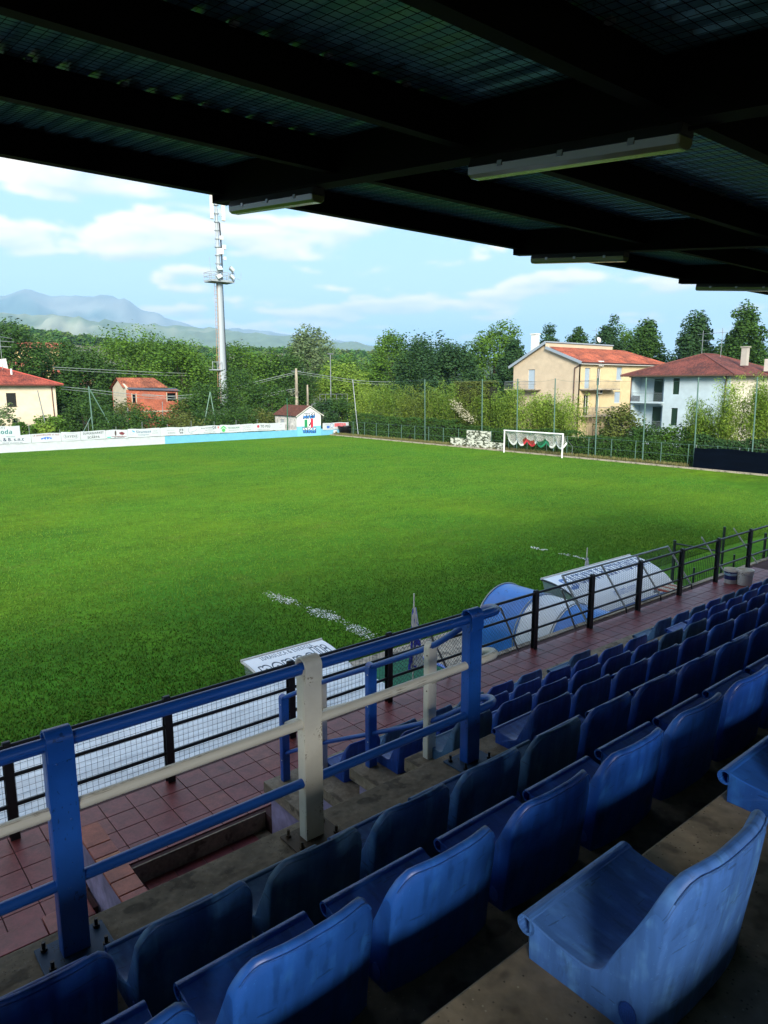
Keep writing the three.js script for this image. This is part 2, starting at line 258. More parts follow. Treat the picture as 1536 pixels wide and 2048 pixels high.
function seatShell() {
  const N = 34, S = [-1, -0.985, -0.94, -0.86, -0.75, -0.6, -0.4, -0.2, 0, 0.2, 0.4, 0.6, 0.75, 0.86, 0.94, 0.985, 1], pos = [], uv = [];
  const cols = S.map(s => { const p = sample(profile(s), N); if (Math.abs(s) === 1) return p.map(([z, y], i) => [z + (i < N * 0.62 ? 0.004 : -0.004), Math.max(0, y - 0.004)]); return p; });
  const P = (i, j) => [S[i] * SW / 2, cols[i][j][1], cols[i][j][0]];
  const len = [0]; for (let j = 1; j <= N; j++) len.push(len[j - 1] + Math.hypot(cols[8][j][0] - cols[8][j - 1][0], cols[8][j][1] - cols[8][j - 1][1]));
  const tri = (...v) => { for (const [p, u] of v) { pos.push(...p); uv.push(...u); } };
  for (let i = 0; i < S.length - 1; i++) for (let j = 0; j < N; j++) {
    const a = [P(i, j), [S[i] * SW / 2, len[j]]], b = [P(i + 1, j), [S[i + 1] * SW / 2, len[j]]], c = [P(i + 1, j + 1), [S[i + 1] * SW / 2, len[j + 1]]], d = [P(i, j + 1), [S[i] * SW / 2, len[j + 1]]];
    tri(a, b, c); tri(a, c, d);
  }
  for (const i of [0, S.length - 1]) { // side faces
    const c2 = cols[i].map(([z, y]) => new THREE.Vector2(z, y)); c2.push(new THREE.Vector2(-0.355, 0)); const f = THREE.ShapeUtils.triangulateShape(c2, []);
    for (const t of f) { const o = (i ? [0, 1, 2] : [0, 2, 1]); tri(...o.map(k => [[S[i] * SW / 2, c2[t[k]].y, c2[t[k]].x], [c2[t[k]].x, c2[t[k]].y]])); }
  }
  tri([[-SW / 2, .1, -.36], [0, 0]], [[-SW / 2, 0, -.355], [0, .1]], [[SW / 2, 0, -.355], [.4, .1]]); tri([[-SW / 2, .1, -.36], [0, 0]], [[SW / 2, 0, -.355], [.4, .1]], [[SW / 2, .1, -.36], [.4, 0]]);
  const g = new THREE.BufferGeometry(); g.setAttribute('position', new THREE.Float32BufferAttribute(pos, 3)); g.setAttribute('uv', new THREE.Float32BufferAttribute(uv, 2));
  return toCreasedNormals(g, 0.7);
}
const shellGeo = seatShell();
const rollGeo = (() => { const p = [[.018, -SW / 2], [.025, -SW / 2], [.025, SW / 2], [.018, SW / 2], [.018, -SW / 2]].map(a => new THREE.Vector2(...a)); const g = new THREE.LatheGeometry(p, 18); g.rotateZ(Math.PI / 2); g.translate(0, .079, -.368); return clean(toCreasedNormals(g, 0.6)); })();
const boltGeo = merge([0].flatMap(x => { const a = new THREE.CylinderGeometry(.017, .019, .004, 16); a.translate(x, .084, -.165); const b = new THREE.CylinderGeometry(.011, .011, .007, 12); b.translate(x, .084, -.165); return [a, b]; }));
const plugGeo = (() => { const a = new THREE.CylinderGeometry(.02, .02, .004, 16); a.rotateZ(Math.PI / 2); a.scale(1, 1.35, 1); a.translate(-SW / 2 - .001, .045, -.1); return clean(a); })();
const rimGeo = (() => { // raised seam round the rear panel
  const pts = []; for (let i = 0; i <= 30; i++) { const s = mix(-0.93, 0.93, i / 30), p = sample(profile(s), 60), q = p[Math.round(60 * 0.74)]; pts.push([s * SW / 2, q[1], q[0] + 0.001]); } return pipe(pts, 0.0032, 5, 34);
})();
const seatProto = new THREE.Group(); put('shell', shellGeo, seatMats[0], seatProto); put('front_roll', rollGeo, seatMats[0], seatProto); for (const x of [-0.09, 0.09]) put('bolt', boltGeo, seatHole, seatProto).position.x = x; put('side_plug', plugGeo, seatMats[4], seatProto); put('seam', rimGeo, seatMats[0], seatProto);
const ORD = ['first', 'second', 'third', 'fourth', 'fifth', 'sixth', 'seventh', 'eighth', 'ninth', 'tenth', 'eleventh', 'twelfth', 'thirteenth', 'fourteenth', 'fifteenth', 'sixteenth', 'seventeenth', 'eighteenth', 'nineteenth', 'twentieth', 'twenty-first', 'twenty-second', 'twenty-third', 'twenty-fourth'];
const ROWNAME = { A: 'nearest row', B: 'second row from the viewer', C: 'third row, behind the railing', D: 'fourth row from the viewer', E: 'fifth row from the viewer', F: 'sixth row from the viewer', G: 'front row beside the tiled walkway' };
{
  const r = rng(2024);
  const rows = {
    A: [[1.41, 5], [2.41, 0], [3.4, 0], [3.9, 4]],
    B: Array.from({ length: 14 }, (_, k) => [-0.64 + 0.5 * k]),
    C: Array.from({ length: 19 }, (_, k) => [-0.593 + 0.4965 * k]),
    D: Array.from({ length: 20 }, (_, k) => [3.84 + 0.4975 * k]),
    E: Array.from({ length: 22 }, (_, k) => [3.84 + 0.4995 * k]),
    F: Array.from({ length: 24 }, (_, k) => [3.92 + 0.4995 * k]).filter((_, k) => ![8, 9, 15].includes(k)),
    G: Array.from({ length: 24 }, (_, k) => [3.88 + 0.5 * k]).filter((_, k) => ![6, 8, 9, 10].includes(k)),
  };
  const pick = { B: [3, 3, 0, 0, 0, 1, 1, 0, 4, 0, 1, 4, 0, 1], C: [3, 1, 1, 2, 3, 2, 2, 3, 1, 4, 4, 0, 1, 4, 1, 0, 1, 4, 4], G: [4, 3, 3, 3, 4, 2, 3, 3, 2, 3, 4, 3, 3, 4, 3, 2, 3, 4, 3, 3] };
  for (const [k, list] of Object.entries(rows)) list.forEach(([x, m], i) => {
    const [y, z] = ROW[k], mi = m ?? pick[k]?.[i] ?? [1, 4, 4, 0, 1, 4, 3, 1, 4, 0][Math.floor(r() * 10)];
    const o = seatProto.clone(); o.name = numbered('stadium_seat'); scene.add(o);
    o.position.set(x + (r() - 0.5) * 0.012, y + 0.001, z + (r() - 0.5) * 0.012); o.rotation.y = (r() - 0.5) * 0.022;
    const mat = mi === 5 ? seatBleached : seatMats[mi]; for (const c of o.children) if (c.name !== 'bolt' && c.name !== 'side_plug') c.material = mat;
    if ('DEFG'.includes(k)) o.children.filter(c => c.name === 'seam' || c.name === 'side_plug' || c.name === 'bolt').forEach(c => o.remove(c));
    const shade = mi === 5 ? 'pale sun-bleached blue' : mi === 3 || mi === 2 ? 'faded grey-blue' : 'deep blue';
    const lab = k === 'A' ? ['pale sun-bleached blue seat alone on the nearest concrete step', 'blue seat cut off by the right edge on the nearest step', 'blue seat of the nearest step beyond the right edge', 'second blue seat of the nearest step beyond the right edge'][i] : `${shade} plastic seat, ${ORD[i]} from the left in the ${ROWNAME[k]}`;
    tag(o, lab, 'seat', 'blue seats on the terrace');
  });
}

// ---------- blue and white railing on the ledge ----------
function ledgePost(name, x, m, label) { // channel section post whose strap wraps over the top pipe
  const t = thing(name, label, 'railing post', 'posts of the blue and white railing', [x, ROW.D[0], -3.07]);
  const w = 0.058, h = 1.02;
  put('web', [rbox(-w, w, 0.012, h, -0.036, -0.026, 0.002), rbox(-w, w, 0.012, h, 0.026, 0.036, 0.002), rbox(-w - 0.001, -w + 0.012, 0.014, h, -0.026, 0.026, 0.002)], m, t);
  const s = new THREE.Shape(); s.absarc(0, 0, 0.05, 0, Math.PI, false); s.lineTo(-0.05, -0.08); s.lineTo(-0.042, -0.08); s.lineTo(-0.042, 0); s.absarc(0, 0, 0.042, Math.PI, 0, true); s.lineTo(0.042, -0.08); s.lineTo(0.05, -0.08); s.closePath();
  const g = new THREE.ExtrudeGeometry(s, { depth: 0.105, bevelEnabled: true, bevelSize: 0.002, bevelThickness: 0.002, bevelSegments: 1, curveSegments: 14 }); g.rotateY(Math.PI / 2); g.translate(-0.053, h + 0.008, 0); put('strap', clean(g), m, t);
  const plate = put('base_plate', rbox(-0.15, 0.15, 0.001, 0.013, -0.1, 0.11, 0.003), m === bluePaint ? std('#27496b', { map: rep(tChip, 3), roughness: 0.6, metalness: 0.3 }) : rusty, t);
  for (const [bx, bz] of [[-.115, -.065], [-.115, .075], [.115, -.065], [.115, .075]]) { put('anchor_bolt', merge([rod([bx, 0.012, bz], [bx, 0.058, bz], 0.0085, 8), (() => { const n = new THREE.CylinderGeometry(0.016, 0.016, 0.014, 6); n.translate(bx, 0.021, bz); return n; })()]), m === bluePaint ? darkSteel : rusty, plate); }
  for (const [bx, by] of [[-.02, .93], [.02, .66], [-.01, .34]]) { const q = new THREE.SphereGeometry(0.006, 8, 5); q.scale(1, 1, .5); q.translate(bx, by, 0.037); put('rivet', clean(q), m, t); }
  return t;
}
ledgePost('ledge_post', 0.735, bluePaint, 'blue steel post bolted to the ledge at far left');
ledgePost('ledge_post', 2.02, whitePaint, 'white steel post bolted to the ledge between two blue ones');
ledgePost('ledge_post', 3.30, bluePaint, 'blue steel post bolted to the ledge at its right end');
ledgePost('ledge_post', -0.55, whitePaint, 'white steel post on the ledge beyond the left edge');
const HX = 3.63; // handrail line down the row ends
const hp = [['E', -3.81, whitePaint, 'white'], ['F', -4.55, bluePaint, 'blue'], ['G', -5.31, whitePaint, 'white'], ['H', -6.0, bluePaint, 'blue']];
[[1.015, 0.032, bluePaint, 'blue top pipe of the ledge railing turning down the row ends', 0.92], [0.7, 0.028, whitePaint, 'white middle pipe of the ledge railing', 0.63], [0.35, 0.027, bluePaint, 'blue lowest pipe of the ledge railing', 0.30]].forEach(([h, r, m, label, hh]) => {
  const o = thing('railing_pipe', label, 'railing', 'pipes of the blue and white railing');
  const y = ROW.D[0] + h, zf = -3.07; const front = zf;
  put('long_pipe', pipe([[-2.6, y, front], [-1, y, front], [1, y, front], [3.1, y, front], [3.42, y, front], [3.56, y - 0.012, front - 0.035], [HX - 0.005, y - 0.03, front - 0.12], [HX, y - 0.06, front - 0.2]], r, 14, 120), m, o);
  const zs = hp.map(q => q[1]), ys = hp.map(q => ROW[q[0]][0] + hh);
  put('stair_pipe', pipe([[HX, y - 0.06, front - 0.195], [HX, mix(y, ys[0], 0.5), mix(front, zs[0], 0.55)], ...zs.map((z, i) => [HX, ys[i], z]), [HX, ys[3] - 0.02, zs[3] - 0.05]], r * 0.74, 12, 80, 0.3), m, o);
});
hp.forEach(([k, z, m, c]) => {
  const t = thing('row_end_post', `${c} handrail post at the left end of the ${{ E: 'fifth', F: 'sixth', G: 'front' }[k] ? k === 'E' ? 'fifth seat row' : k === 'F' ? 'sixth seat row' : 'front seat row' : 'plain lowest step'}`, 'railing post', 'handrail posts down the row ends', [HX, ROW[k][0], z]);
  put('web', [rbox(-0.042, 0.042, 0.001, 0.92, -0.03, -0.022, 0.002), rbox(-0.042, 0.042, 0.001, 0.92, 0.022, 0.03, 0.002), rbox(-0.044, -0.034, 0.001, 0.92, -0.022, 0.022, 0.002)], m, t);
  const s = new THREE.Shape(); s.absarc(0, 0, 0.043, 0, Math.PI, false); s.lineTo(-0.043, -0.05); s.lineTo(-0.035, -0.05); s.lineTo(-0.035, 0); s.absarc(0, 0, 0.035, Math.PI, 0, true); s.lineTo(0.035, -0.05); s.lineTo(0.043, -0.05); s.closePath();
  const g = new THREE.ExtrudeGeometry(s, { depth: 0.058, bevelEnabled: false, curveSegments: 12 }); g.translate(0, 0.915, -0.029); put('strap', clean(g), m, t);
  for (const by of [0.86, 0.57, 0.24]) { const q = new THREE.SphereGeometry(0.006, 8, 5); q.translate(-0.045, by, 0.01); put('rivet', clean(q), m === bluePaint ? whitePaint : rusty, t); }
});

// ---------- dark railing at the front of the walkway ----------
{
  const postX = Array.from({ length: 16 }, (_, k) => 1.31 + 1.655 * (k - 2));
  postX.forEach((x, i) => {
    const t = thing('front_rail_post', `dark steel post of the walkway railing, ${ORD[i]} from the left end`, 'railing post', 'posts of the walkway railing', [x, WALK, RAILZ]);
    const h = 1.02; put('beam', [rbox(-0.045, 0.045, -0.01, h - 0.02, -0.04, -0.032, 0.002), rbox(-0.045, 0.045, -0.01, h - 0.02, 0.032, 0.04, 0.002), box(-0.004, 0.004, -0.01, h - 0.02, -0.031, 0.031)], darkSteel, t);
    const s = new THREE.Shape(); s.absarc(0, 0, 0.036, 0, Math.PI, false); s.lineTo(-0.036, -0.03); s.lineTo(0.036, -0.03); s.closePath(); const g = new THREE.ExtrudeGeometry(s, { depth: 0.07, bevelEnabled: true, bevelSize: 0.002, bevelThickness: 0.002, bevelSegments: 1, curveSegments: 10 }); g.rotateY(Math.PI / 2); g.translate(-0.035, h, 0); put('cap', clean(g), darkSteel, t);
  });
  [[1.0, 0.024, 'topmost'], [0.68, 0.021, 'middle'], [0.36, 0.021, 'lower']].forEach(([h, r, n]) => { const t = thing('front_rail_bar', `${n} long dark bar of the walkway railing`, 'railing', 'bars of the walkway railing'); put('bar', rod([-2.2, WALK + h, RAILZ - 0.002], [26.2, WALK + h, RAILZ - 0.002], r, 12), darkSteel, t); });
  // upright square wire netting on the left part
  const n = thing('wire_netting', 'square wire netting on the left part of the walkway railing', 'netting'); const g = [], r = rng(8), zz = RAILZ - 0.052;
  for (let x = -2.1; x < 6.3; x += 0.062) { const j = () => (r() - 0.5) * 0.008; let p = [x + j(), WALK + 0.02, zz]; for (const h of [0.28, 0.52, 0.76, 0.98]) { const q = [x + j(), WALK + h, zz + j() * 0.5]; g.push(bar(p, q, 0.0026)); p = q; } }
  for (let y = 0.03; y < 1.0; y += 0.066) { let p = [-2.1, WALK + y, zz - 0.003]; for (let x = -1.6; x <= 6.35; x += 0.53) { const q = [x, WALK + y + (r() - 0.5) * 0.009, zz - 0.003]; g.push(bar(p, q, 0.0026)); p = q; } }
  const nm = put('wires', g, wireMat, n); nm.userData = { kind: 'stuff' };
}
{ // netting frame that leans out over the dugouts
  const t = thing('leaning_net_frame', 'grey frame with diamond netting leaning out beyond the walkway railing', 'netting frame');
  const b = [WALK + 0.1, RAILZ - 0.1], e = [WALK + 0.86, -8.17], X0 = 11.3, X1 = 15.27;
  put('top_tube', rod([X0, e[0], e[1]], [X1, e[0], e[1]], 0.02, 10), galv, t); put('bottom_tube', rod([X0, b[0], b[1]], [X1, b[0], b[1]], 0.014, 8), darkSteel, t);
  for (let k = 0; k < 4; k++) { const x = mix(X0, X1, k / 3); put('strut', rod([x, b[0] - 0.02, b[1]], [x, e[0], e[1]], 0.021, 8), galv, t); put('foot', rod([x, WALK - 0.03, b[1] + 0.02], [x, b[0], b[1]], 0.016, 8), darkSteel, t); }
  const g = [], L = Math.hypot(e[0] - b[0], e[1] - b[1]), P = (u, v) => [u, mix(b[0], e[0], v / L), mix(b[1], e[1], v / L)];
  for (const d of [-1, 1]) for (let u = X0 - L; u < X1 + L; u += 0.075) { let u0 = u, v0 = 0, u1 = u + d * L, v1 = L; const cut = (lim, gt) => { const f = (lim - u0) / (u1 - u0); const vi = v0 + (v1 - v0) * f; if ((u0 > lim) === gt) { u0 = lim; v0 = vi; } else if ((u1 > lim) === gt) { u1 = lim; v1 = vi; } }; if (Math.max(u0, u1) <= X0 || Math.min(u0, u1) >= X1) continue; if (Math.min(u0, u1) < X0) cut(X0, false); if (Math.max(u0, u1) > X1) cut(X1, true); g.push(bar(P(u0, v0), P(u1, v1), 0.0042)); }
  const nm = put('net', g, netWire, t); nm.userData = { kind: 'stuff' };
}

{ // upright diamond netting on the middle part of the railing
  const n = thing('diamond_netting', 'diamond wire netting on the middle part of the walkway railing', 'netting'), g = [], X0 = 6.4, X1 = 11.25, H = 0.94, zz = RAILZ - 0.05;
  for (const d of [-1, 1]) for (let u = X0 - H; u < X1 + H; u += 0.07) { const p = []; for (const v of [0, H]) p.push([u + d * v, v]); if (d < 0) p.reverse(); let [a, b] = p; const at = x => [x, a[1] + (b[1] - a[1]) * (x - a[0]) / (b[0] - a[0])]; if (b[0] <= X0 || a[0] >= X1) continue; const A = a[0] < X0 ? at(X0) : a, B = b[0] > X1 ? at(X1) : b; g.push(bar([A[0], WALK + 0.04 + A[1], zz], [B[0], WALK + 0.04 + B[1], zz], 0.0035)); }
  put('wires', g, netWire, n).userData = { kind: 'stuff' };
  for (const x of [7.1, 8.75, 10.4]) put('brace', rod([x, WALK + 0.9, zz - 0.02], [x + 0.5, WALK + 0.02, zz - 0.02], 0.017, 8), galv, n);
}
// ---------- stand roof ----------
const yb = z => 9.06 - 0.103 * (z + 7.64);   // underside of the sloping roof beams
const beamX = [-26.3, -21.3, -16.2, -11.2, -6.12, -1.08, 3.98, 9.04, 14.06, 19.1, 24.1];
{
  const roof = thing('stand_roof', 'dark steel roof over the stand with ribbed sheets and purlins', 'roof');
  const ZB = 3.4, ZF = -7.64;
  const slab = (x0, x1, z0, z1, lo, hi) => { const c = [[x0, z0], [x1, z0], [x1, z1], [x0, z1]], v = [...c.map(([x, z]) => [x, yb(z) + lo, z]), ...c.map(([x, z]) => [x, yb(z) + hi, z])]; return poly(v, [[0, 1, 2], [0, 2, 3], [4, 6, 5], [4, 7, 6], [0, 4, 5], [0, 5, 1], [1, 5, 6], [1, 6, 2], [2, 6, 7], [2, 7, 3], [3, 7, 4], [3, 4, 0]]); };
  for (const x of beamX) { // I-section rafters
    put('rafter', [slab(x - 0.09, x + 0.09, ZF, ZB, 0, 0.02), slab(x - 0.012, x + 0.012, ZF, ZB, 0.0205, 0.33), slab(x - 0.09, x + 0.09, ZF, ZB, 0.3305, 0.345)], blackSteel, roof);
    const e = quads([[[x - 0.09, yb(ZF) - 0.002, ZF - 0.012], [x + 0.09, yb(ZF) - 0.002, ZF - 0.012], [x + 0.09, yb(ZF) + 0.36, ZF - 0.012], [x - 0.09, yb(ZF) + 0.36, ZF - 0.012]]]); put('end_plate', e, blackSteel, roof);
  }
  const pz = [-7.58, -5.48, -3.87, -2.36, -0.8, 0.8, 2.4];
  pz.forEach((z, i) => { const w = 0.055; put('purlin', [slab(-26.4, 26, z - w, z + w, 0.09, 0.102), slab(-26.4, 26, z - 0.008, z + 0.008, 0.1025, 0.33), slab(-26.4, 26, z - w, z + w, 0.3305, 0.345)], blackSteel, roof);
    if (i === 0 || i > 3) return; for (let x = -1.0; x < 10; x += 0.62) { if (beamX.some(b => Math.abs(b - x) < 0.2)) continue; put('clip', box(x - 0.02, x + 0.02, yb(z) + 0.33, yb(z) + 0.352, z + 0.056, z + 0.1), galv, roof); } });
  put('fascia', [slab(-26.4, 26, ZF - 0.03, ZF - 0.016, 0.085, 0.52)], blackSteel, roof);
  // ribbed sheets, one part for each bay
  const ribs = (x0, x1) => { const v = [], t = []; const pitch = 0.2, n = Math.round((x1 - x0) / pitch), P = []; for (let i = 0; i < n; i++) { const x = x0 + i * (x1 - x0) / n; P.push([x, 0], [x + 0.105, 0], [x + 0.13, 0.035], [x + 0.175, 0.035]); } P.push([x1, 0]); for (let i = 0; i < P.length - 1; i++) { const [xa, ha] = P[i], [xb, hb] = P[i + 1]; v.push([[xa, yb(ZF - 0.12) + 0.352 + ha, ZF - 0.12], [xb, yb(ZF - 0.12) + 0.352 + hb, ZF - 0.12], [xb, yb(ZB) + 0.352 + hb, ZB], [xa, yb(ZB) + 0.352 + ha, ZB]]); } return quads(v); };
  for (let i = 0; i < beamX.length - 1; i++) put('roof_sheet', ribs(beamX[i] + (i ? 0 : -0.9), beamX[i + 1] + (i === beamX.length - 2 ? 1.9 : 0)), roofSheet, roof);
  put('top_skin', slab(-26.42, 26, ZF - 0.12, ZB, 0.396, 0.40), blackSteel, roof);
  // wire grid under the sheets
  for (let i = 5; i < 8; i++) { const g = []; for (let x = beamX[i] + 0.1; x < beamX[i + 1] - 0.05; x += 0.072) g.push(bar([x, yb(-7.5) + 0.325, -7.5], [x, yb(-0.8) + 0.325, -0.8], 0.0026)); for (let z = -7.5; z < -0.8; z += 0.072) g.push(bar([beamX[i] + 0.1, yb(z) + 0.321, z], [beamX[i + 1] - 0.1, yb(z) + 0.321, z], 0.0026)); const m = put('wire_grid', g, blackSteel, roof); m.userData = { kind: 'stuff' }; }
  // rear columns and back girder that carry the cantilever
  for (const x of beamX) put('column', box(x - 0.07, x + 0.07, 6.17, yb(3.1) + 0.01, 2.95, 3.2), blackSteel, roof);
}
{ // unlit tube fittings under the rafters
  const lens = new THREE.MeshPhysicalMaterial({ color: '#6d7748', roughness: 0.22, clearcoat: 0.3, transmission: 0.35, thickness: 0, side: THREE.DoubleSide });
  const body = std('#202322', { roughness: 0.5, map: rep(tPaint, 3) }), L = 1.56;
  [[3.98, -6.52, 'grey unlit tube light under the front end of the near roof rafter'], [3.98, -2.98, 'large yellowish tube light with clear cover hanging under the near rafter'], [9.04, -6.52, 'unlit tube light under the second rafter against the sky'], [14.06, -6.5, 'unlit tube light under the third rafter at the right edge'], [9.04, -2.9, 'unlit tube light beyond the right edge under the second rafter']].forEach(([x, z, label]) => {
    const t = thing('tube_light', label, 'lamp', 'tube lights under the stand roof', [x, yb(z) - 0.005, z]); t.rotation.x = Math.atan(0.103) ; const near = z > -4;
    const prof = s => { const sh = new THREE.Shape(); s.forEach(([a, b], i) => i ? sh.lineTo(a, b) : sh.moveTo(a, b)); sh.closePath(); const g = new THREE.ExtrudeGeometry(sh, { depth: L, bevelEnabled: true, bevelSize: 0.006, bevelThickness: 0.02, bevelSegments: 2 }); g.translate(0, 0, -L / 2); return metric(g); };
    put('housing', prof([[-0.07, -0.05], [0.07, -0.05], [0.055, 0.0], [-0.055, 0.0]]), body, t);
    put('cover', prof([[-0.068, -0.062], [-0.062, -0.1], [-0.035, -0.118], [0.035, -0.118], [0.062, -0.1], [0.068, -0.062]]), lens, t);
    put('tube', rod([0, -0.088, -L / 2 + 0.06], [0, -0.088, L / 2 - 0.06], 0.014, 10), std('#8f8f80', { roughness: 0.3 }), t);
    for (const zz of [-0.5, 0, 0.5]) for (const s of [-1, 1]) put('clip', box(s * 0.073 - 0.006, s * 0.073 + 0.006, -0.075, -0.04, zz - 0.02, zz + 0.02), galv, t);
    if (near) put('cable', pipe([[0, -0.02, L / 2], [0.05, 0.0, L / 2 + 0.12], [0.09, 0.05, L / 2 + 0.3], [0.08, 0.1, L / 2 + 0.5]], 0.012, 8, 20), blackSteel, t);
  });
}
// ---------- things between the stand and the pitch ----------
const whiteSheet = std('#eef1f4', { map: rep(tex(512, 512, (u, v) => { const s = fbm(u * 3, v * 26, 4, 101, 0), b = fbm(u * 5, v * 5, 4, 103, 5); const k = 0.9 + 0.24 * (s - 0.5) + 0.1 * (b - 0.5); return [k * 0.985, k, k]; }), 0.35, 0.5), roughness: 0.35, bumpMap: rep(tNoise, 0.9, 1.6), bumpScale: 0.03 });
{ // flat white canopy beyond the railing
  const c = thing('white_canopy', 'flat white sheet canopy beyond the railing at lower left', 'canopy');
  const nx = 60, nz = 12, g = new THREE.PlaneGeometry(13.6, 2.3, nx, nz); g.rotateX(-Math.PI / 2); const p = g.attributes.position;
  for (let i = 0; i < p.count; i++) { const x = p.getX(i), z = p.getZ(i); p.setXYZ(i, x + 0.35, 2.19 + 0.03 * (fbm(x * 1.2 + 20, z * 2 + 8, 3, 107) - 0.5) - 0.05 * (z / 1.15) ** 2 + 0.02, z - 9.1); } g.computeVertexNormals(); put('sheet', metric(g), whiteSheet, c);
  put('edge_tube', [rod([-6.4, 2.13, -7.96], [7.16, 2.13, -7.96], 0.025, 8), rod([-6.4, 2.13, -10.26], [7.16, 2.13, -10.26], 0.025, 8)], whitePaint, c);
  for (const x of [-6, -2.6, 0.7, 4, 7.1]) for (const z of [-7.96, -10.2]) put('leg', rod([x, 0.02, z], [x, 2.13, z], 0.025, 8), galv, c);
}
const arcPts = (n, rx, ry) => Array.from({ length: n + 1 }, (_, i) => { const a = i / n * Math.PI / 2; return [Math.sin(a) * rx, Math.cos(a) * ry]; });
function dugout(label, x0, x1, front, top, back, tex2, frameCol) { // open towards the pitch, curved back towards the stand
  const t = thing('dugout', label, 'dugout', 'team dugouts'); const n = 18, pts = arcPts(n, back - front, 1).map(([a, b], i) => [front + a, top * Math.pow(b, 0.62)]);
  const v = [], uv = [], idx = []; let L = [0]; for (let i = 1; i <= n; i++) L.push(L[i - 1] + Math.hypot(pts[i][0] - pts[i - 1][0], pts[i][1] - pts[i - 1][1]));
  for (let i = 0; i <= n; i++) for (let k = 0; k < 2; k++) { v.push(k ? x1 : x0, pts[i][1], pts[i][0]); uv.push(k, 1 - L[i] / L[n]); }
  for (let i = 0; i < n; i++) idx.push(2 * i, 2 * i + 2, 2 * i + 1, 2 * i + 1, 2 * i + 2, 2 * i + 3);
  const g = new THREE.BufferGeometry(); g.setAttribute('position', new THREE.Float32BufferAttribute(v, 3)); g.setAttribute('uv', new THREE.Float32BufferAttribute(uv, 2)); g.setIndex(idx); g.computeVertexNormals();
  put('shell', clean(g), std('#ffffff', { map: tex2, roughness: 0.32 }), t);
  for (const x of [x0, (x0 + x1) / 2, x1]) put('hoop', pipe(pts.map(([z, y]) => [x, y - 0.03, z]), 0.022, 8, 30), frameCol, t);
  put('front_edge', rod([x0 - 0.02, top, front], [x1 + 0.02, top, front], 0.026, 10), whitePaint, t);
  put('bench', [box(x0 + 0.1, x1 - 0.1, 0.42, 0.47, back - 0.75, back - 0.35), box(x0 + 0.3, x0 + 0.36, 0.04, 0.42, back - 0.6, back - 0.5), box(x1 - 0.36, x1 - 0.3, 0.04, 0.42, back - 0.6, back - 0.5)], bluePaint, t);
  const end = x => { const q = []; for (let i = 0; i < n; i++) q.push([[x, pts[i][1] - 0.03, pts[i][0]], [x, pts[i + 1][1] - 0.03, pts[i + 1][0]], [x, 0.05, Math.max(pts[i + 1][0], front + 0.7)], [x, 0.05, Math.max(pts[i][0], front + 0.7)]]); return quads(q); };
  for (const x of [x0 + 0.03, x1 - 0.03]) put('side_panel', end(x), new THREE.MeshPhysicalMaterial({ color: '#cfd8d8', roughness: 0.25, transmission: 0.75, thickness: 0, side: THREE.DoubleSide }), t);
  return t;
}
const tSign1 = canvasTex(1024, 1024, (c, w, h) => { c.fillStyle = '#eef0f0'; c.fillRect(0, 0, w, h); c.fillStyle = '#5d6b76'; c.textAlign = 'center'; c.font = 'bold 62px sans-serif'; c.save(); c.translate(512, 66); c.fillText('IDRAULICA & ENERGIA', 0, 0); c.restore(); c.font = 'bold 230px sans-serif'; c.lineWidth = 24; c.strokeStyle = '#22303f'; c.lineJoin = 'round'; c.strokeText('nonnelli', 512, 250); c.fillStyle = '#eef0f0'; c.fillText('nonnelli', 512, 250); c.fillStyle = '#22303f'; c.fillRect(70, 216, 884, 38); c.fillStyle = '#5d6b76'; c.font = 'bold 62px sans-serif'; c.fillText('www.nonnelli.it', 690, 330); });
const tSign2 = canvasTex(2048, 1024, (c, w, h) => { c.fillStyle = '#e9eef2'; c.fillRect(0, 0, w, h); c.fillStyle = '#1d3f7c'; c.font = 'bold 210px sans-serif'; c.fillText('ASSYNT ELETTRONICA', 310, 225, 1700); c.lineWidth = 34; c.strokeStyle = '#3f6ab0'; c.beginPath(); c.moveTo(220, 110); c.bezierCurveTo(110, 90, 110, 170, 180, 175); c.bezierCurveTo(260, 185, 220, 260, 110, 240); c.stroke(); c.beginPath(); c.moveTo(280, 110); c.bezierCurveTo(170, 90, 170, 170, 240, 175); c.bezierCurveTo(320, 185, 280, 260, 170, 240); c.stroke(); c.fillStyle = '#3f6ab0'; c.font = '84px sans-serif'; c.fillText('impianti elettrici', 700, 430); c.fillRect(0, 520, w, 14); });
dugout('small white curved dugout with dark outlined lettering beside the flat canopy', 5.8, 7.52, -10.98, 2.2, -9.15, tSign1, whitePaint);
dugout('long white curved dugout with blue capitals right of the blue tunnel', 14.35, 18.4, -11.0, 2.2, -9.2, tSign2, darkSteel);
